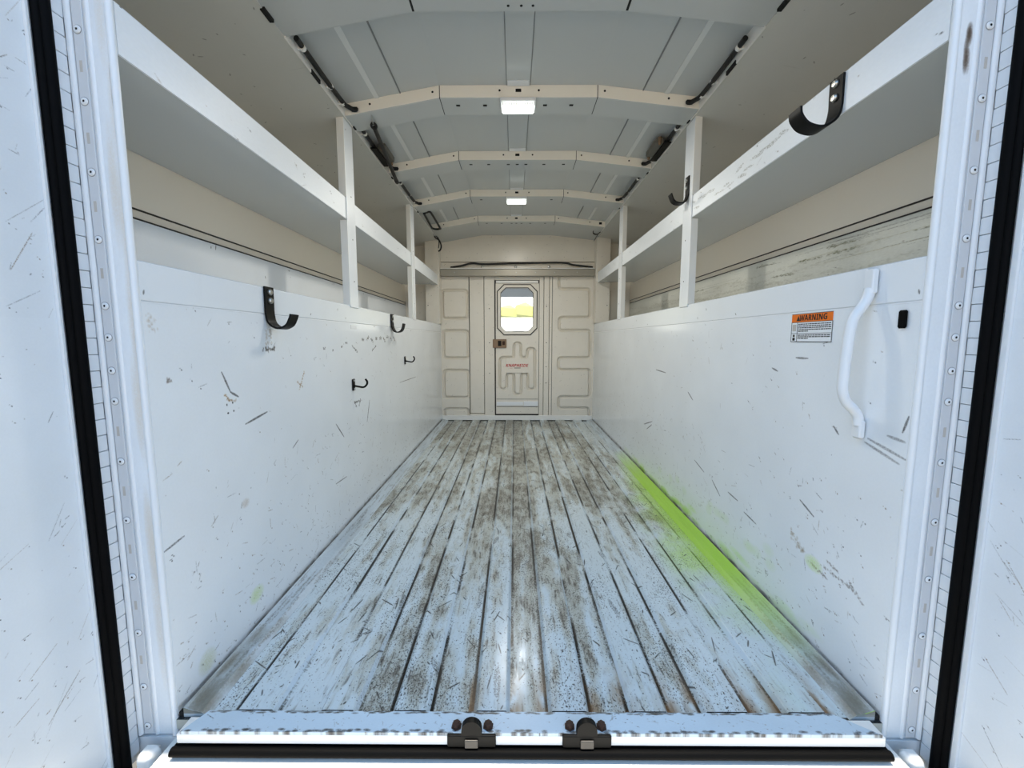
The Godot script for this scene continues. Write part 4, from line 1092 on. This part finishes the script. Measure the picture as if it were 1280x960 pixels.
	sb.tube([V(-0.602, 1.612, -1.806), V(-0.632, 1.604, -2.07), V(-0.662, 1.597, -2.335)], 0.009, 10)
	put("strap_body", sb, M.black, st)
	var se := MB.new()
	se.tube([V(-0.662, 1.597, -2.33), V(-0.665, 1.598, -2.36)], 0.011, 10)
	put("strap_end", se, M.black, st)
	# loops of cable at the far end
	var lp := MB.new()
	var yL: float = eave[-1] + 0.004
	var path := [V(-0.655, yL, -2.99)]
	for k in 8: path.append(V(-0.640 - 0.032 * cos(PI * k / 7.0) + 0.0, yL - 0.003, -3.35 - 0.045 * sin(PI * k / 7.0)) if k > 0 else V(-0.672, yL - 0.002, -3.34))
	path.append(V(-0.608, yL + 0.006, -3.0)); path.append(V(-0.63, yL + 0.006, -2.985)); path.append(V(-0.653, yL + 0.003, -2.992))
	lp.tube(smooth_path(path, 4), 0.0078, 8)
	tag(put("cable_loop", lp, M.black), "long black cable loop tied under the left eave in the last roof bay", "cable")
	var hc := MB.new()
	hc.tube(smooth_path([V(-0.700, 1.617, -3.60), V(-0.690, 1.600, -3.60), V(-0.668, 1.588, -3.61), V(-0.650, 1.560, -3.60), V(-0.645, 1.530, -3.61), V(-0.655, 1.505, -3.62), V(-0.672, 1.495, -3.63)], 6), 0.006, 8)
	hc.tube(smooth_path([V(-0.695, 1.615, -3.60), V(-0.672, 1.603, -3.62), V(-0.665, 1.560, -3.62), V(-0.672, 1.520, -3.63)], 6), 0.004, 8)
	tag(put("hanging_cable", hc, M.black), "black cable tail drooping from the left eave beside the corner pillar", "cable")
	var co := MB.new()
	var turns := []
	for i in 49: turns.append(V(0.655 + (0.030 + 0.002 * sin(i * 1.7)) * cos(TAU * i / 16.0), 1.640 + 0.018 * sin(TAU * i / 16.0) + 0.002 * sin(i * 0.7), -3.56 + 0.02 * sin(TAU * i / 16.0) - i * 0.0003))
	turns.append(V(0.655, 1.60, -3.58)); turns.append(V(0.640, 1.570, -3.60))
	co.tube(smooth_path(turns, 2), 0.0026, 6)
	tag(put("wire_coil", co, mat(Color(0.22, 0.19, 0.15), 0.6)), "small coil of thin dark wire under the right eave beside the corner pillar", "wire")

# ---------------------------------------------------------------- what shows through the bulkhead window, plus the added apron
func build_outside():
	tag(put("ground", bx(V(-60, -1.2, -80), V(60, -0.86, 60)), M.ground), "sunlit sandy concrete yard outside the truck", "ground", "", "structure")
	tag(put("added_apron", bx(V(-14, -0.90, -10), V(14, -0.845, 4.2), 0.01), M.asphalt), "dark unseen asphalt apron added under the truck to weaken the ground bounce", "pavement", "", "structure")  # added out of view, kept dark so less light bounces onto the ceiling
	var c := thing("truck_cab", V(0, 0.2, -4.9), "truck cab seen through the bulkhead window with a pale windshield tint and glare band and dark dash", "truck cab")
	put("headliner", bx(V(-0.8, 1.40, -4.02), V(0.8, 1.46, -5.2), 0.01), M.cab, c)
	put("headliner_edge", bx(V(-0.13, 1.325, -4.30), V(0.085, 1.40, -4.36), 0.01), M.cab, c)
	put("glare_band", bx(V(-0.6, 1.225, -4.75), V(0.6, 1.335, -4.79), 0.01), M.visor, c)  # pale bar standing in for windshield tint and glare
	put("dashboard", bx(V(-0.8, 0.45, -4.95), V(0.8, 0.80, -5.3), 0.03), M.cab, c)
	put("cab_body", bx(V(-0.8, -0.845, -4.05), V(0.8, 0.45, -5.3), 0.03), M.plain, c)
	put("cab_pillar", bx(V(-0.84, 0.45, -4.02), V(-0.79, 1.41, -4.10), 0.01), M.plain, c)
	put("cab_pillar", bx(V(0.79, 0.45, -4.02), V(0.84, 1.41, -4.10), 0.01), M.plain, c)
	put("instrument_hood", bx(V(-0.06, 0.80, -4.95), V(0.10, 0.855, -5.1), 0.02), M.cab, c)
	var bank := MB.new()
	bank.prism([V(-14, -0.87, -7.4), V(-14, 1.33, -11.0), V(-14, 1.33, -11.6), V(-14, -0.87, -11.6)], V(28, 0, 0))
	tag(put("added_bank", bank, mat(Color(0.95, 0.93, 0.86), 0.9)), "made-up pale gravel bank beyond the cab, sloped to catch the sun", "bank")  # invented bank, tilted into the sun to make the window view bright
	var hb := MB.new()
	var rng := RandomNumberGenerator.new(); rng.seed = 12
	for i in 260:
		var x := -4.0 + 8.0 * rng.randf()
		var r := 0.22 + 0.2 * rng.randf()
		var p := V(x, -0.6 + 2.15 * rng.randf(), -12.4 - 0.6 * rng.randf())
		hb.lathe(p, V(0.1, 1, 0.1), [Vector2(0, -r), Vector2(r * 0.7, -r * 0.7), Vector2(r, 0), Vector2(r * 0.7, r * 0.7), Vector2(0, r)], 9)
	tag(put("hedge", hb, M.hedge), "sunny yellow green hedge on top of the pale gravel bank", "hedge", "", "stuff")
	var far := thing("added_building", V(0, -0.86, -17), "made-up pale building beyond the hedge, its roof sloped to catch the sun", "building")
	put("building_wall", bx(V(-9, -0.86, -16.2), V(9, 1.9, -19), 0.03), mat(Color(0.95, 0.94, 0.9), 0.9), far)
	var ro := MB.new()
	ro.prism([V(-9.3, 1.75, -15.6), V(-9.3, 4.4, -19.3), V(-9.3, 4.2, -19.4), V(-9.3, 1.65, -15.8)], V(18.6, 0, 0))
	put("building_roof", ro, mat(Color(0.93, 0.92, 0.88), 0.7), far)  # invented building, roof pitched into the sun to brighten the window view

const LAMP := 0.62
const EXPOSURE := 1.07

func _ready():
	var cam := Camera3D.new()
	cam.name = "camera"
	cam.position = V(-0.0269, 0.7455, 0.0)
	cam.rotation_order = EULER_ORDER_YXZ
	cam.rotation = V(deg_to_rad(-6.0377), deg_to_rad(0.3287), 0)
	cam.fov = rad_to_deg(2.0 * atan(480.0 / 520.0))
	cam.near = 0.02; cam.far = 400.0
	cam.current = true
	add_child(cam)
	var env := Environment.new()
	env.background_mode = Environment.BG_SKY
	var sky := Sky.new()
	var sm := ProceduralSkyMaterial.new()
	sm.sky_top_color = Color(0.55, 0.725, 0.93); sm.sky_horizon_color = Color(0.86, 0.935, 0.99)
	sm.ground_bottom_color = Color(0.55, 0.5, 0.42); sm.ground_horizon_color = Color(0.7, 0.66, 0.58)
	sm.sky_curve = 0.25; sm.sky_energy_multiplier = 1.35
	sky.sky_material = sm
	env.sky = sky
	env.tonemap_mode = Environment.TONE_MAPPER_LINEAR
	env.tonemap_exposure = EXPOSURE
	env.sdfgi_enabled = true; env.ssao_enabled = true; env.ssil_enabled = true
	var we := WorldEnvironment.new()
	we.name = "world"; we.environment = env
	add_child(we)
	var sun := DirectionalLight3D.new()
	sun.name = "sun"
	sun.light_color = Color(1.0, 0.95, 0.86); sun.light_energy = 2.8; sun.light_angular_distance = 0.6
	sun.shadow_enabled = true
	sun.sky_mode = DirectionalLight3D.SKY_MODE_LIGHT_ONLY
	add_child(sun)
	sun.look_at_from_position(V(0.0, 10.0, -0.02), Vector3.ZERO, Vector3.RIGHT)
	make_materials()
	build_floor()
	build_sill()
	build_walls()
	build_ceiling()
	build_bulkhead()
	build_opening()
	build_roof_things()
	build_fittings()
	build_outside()
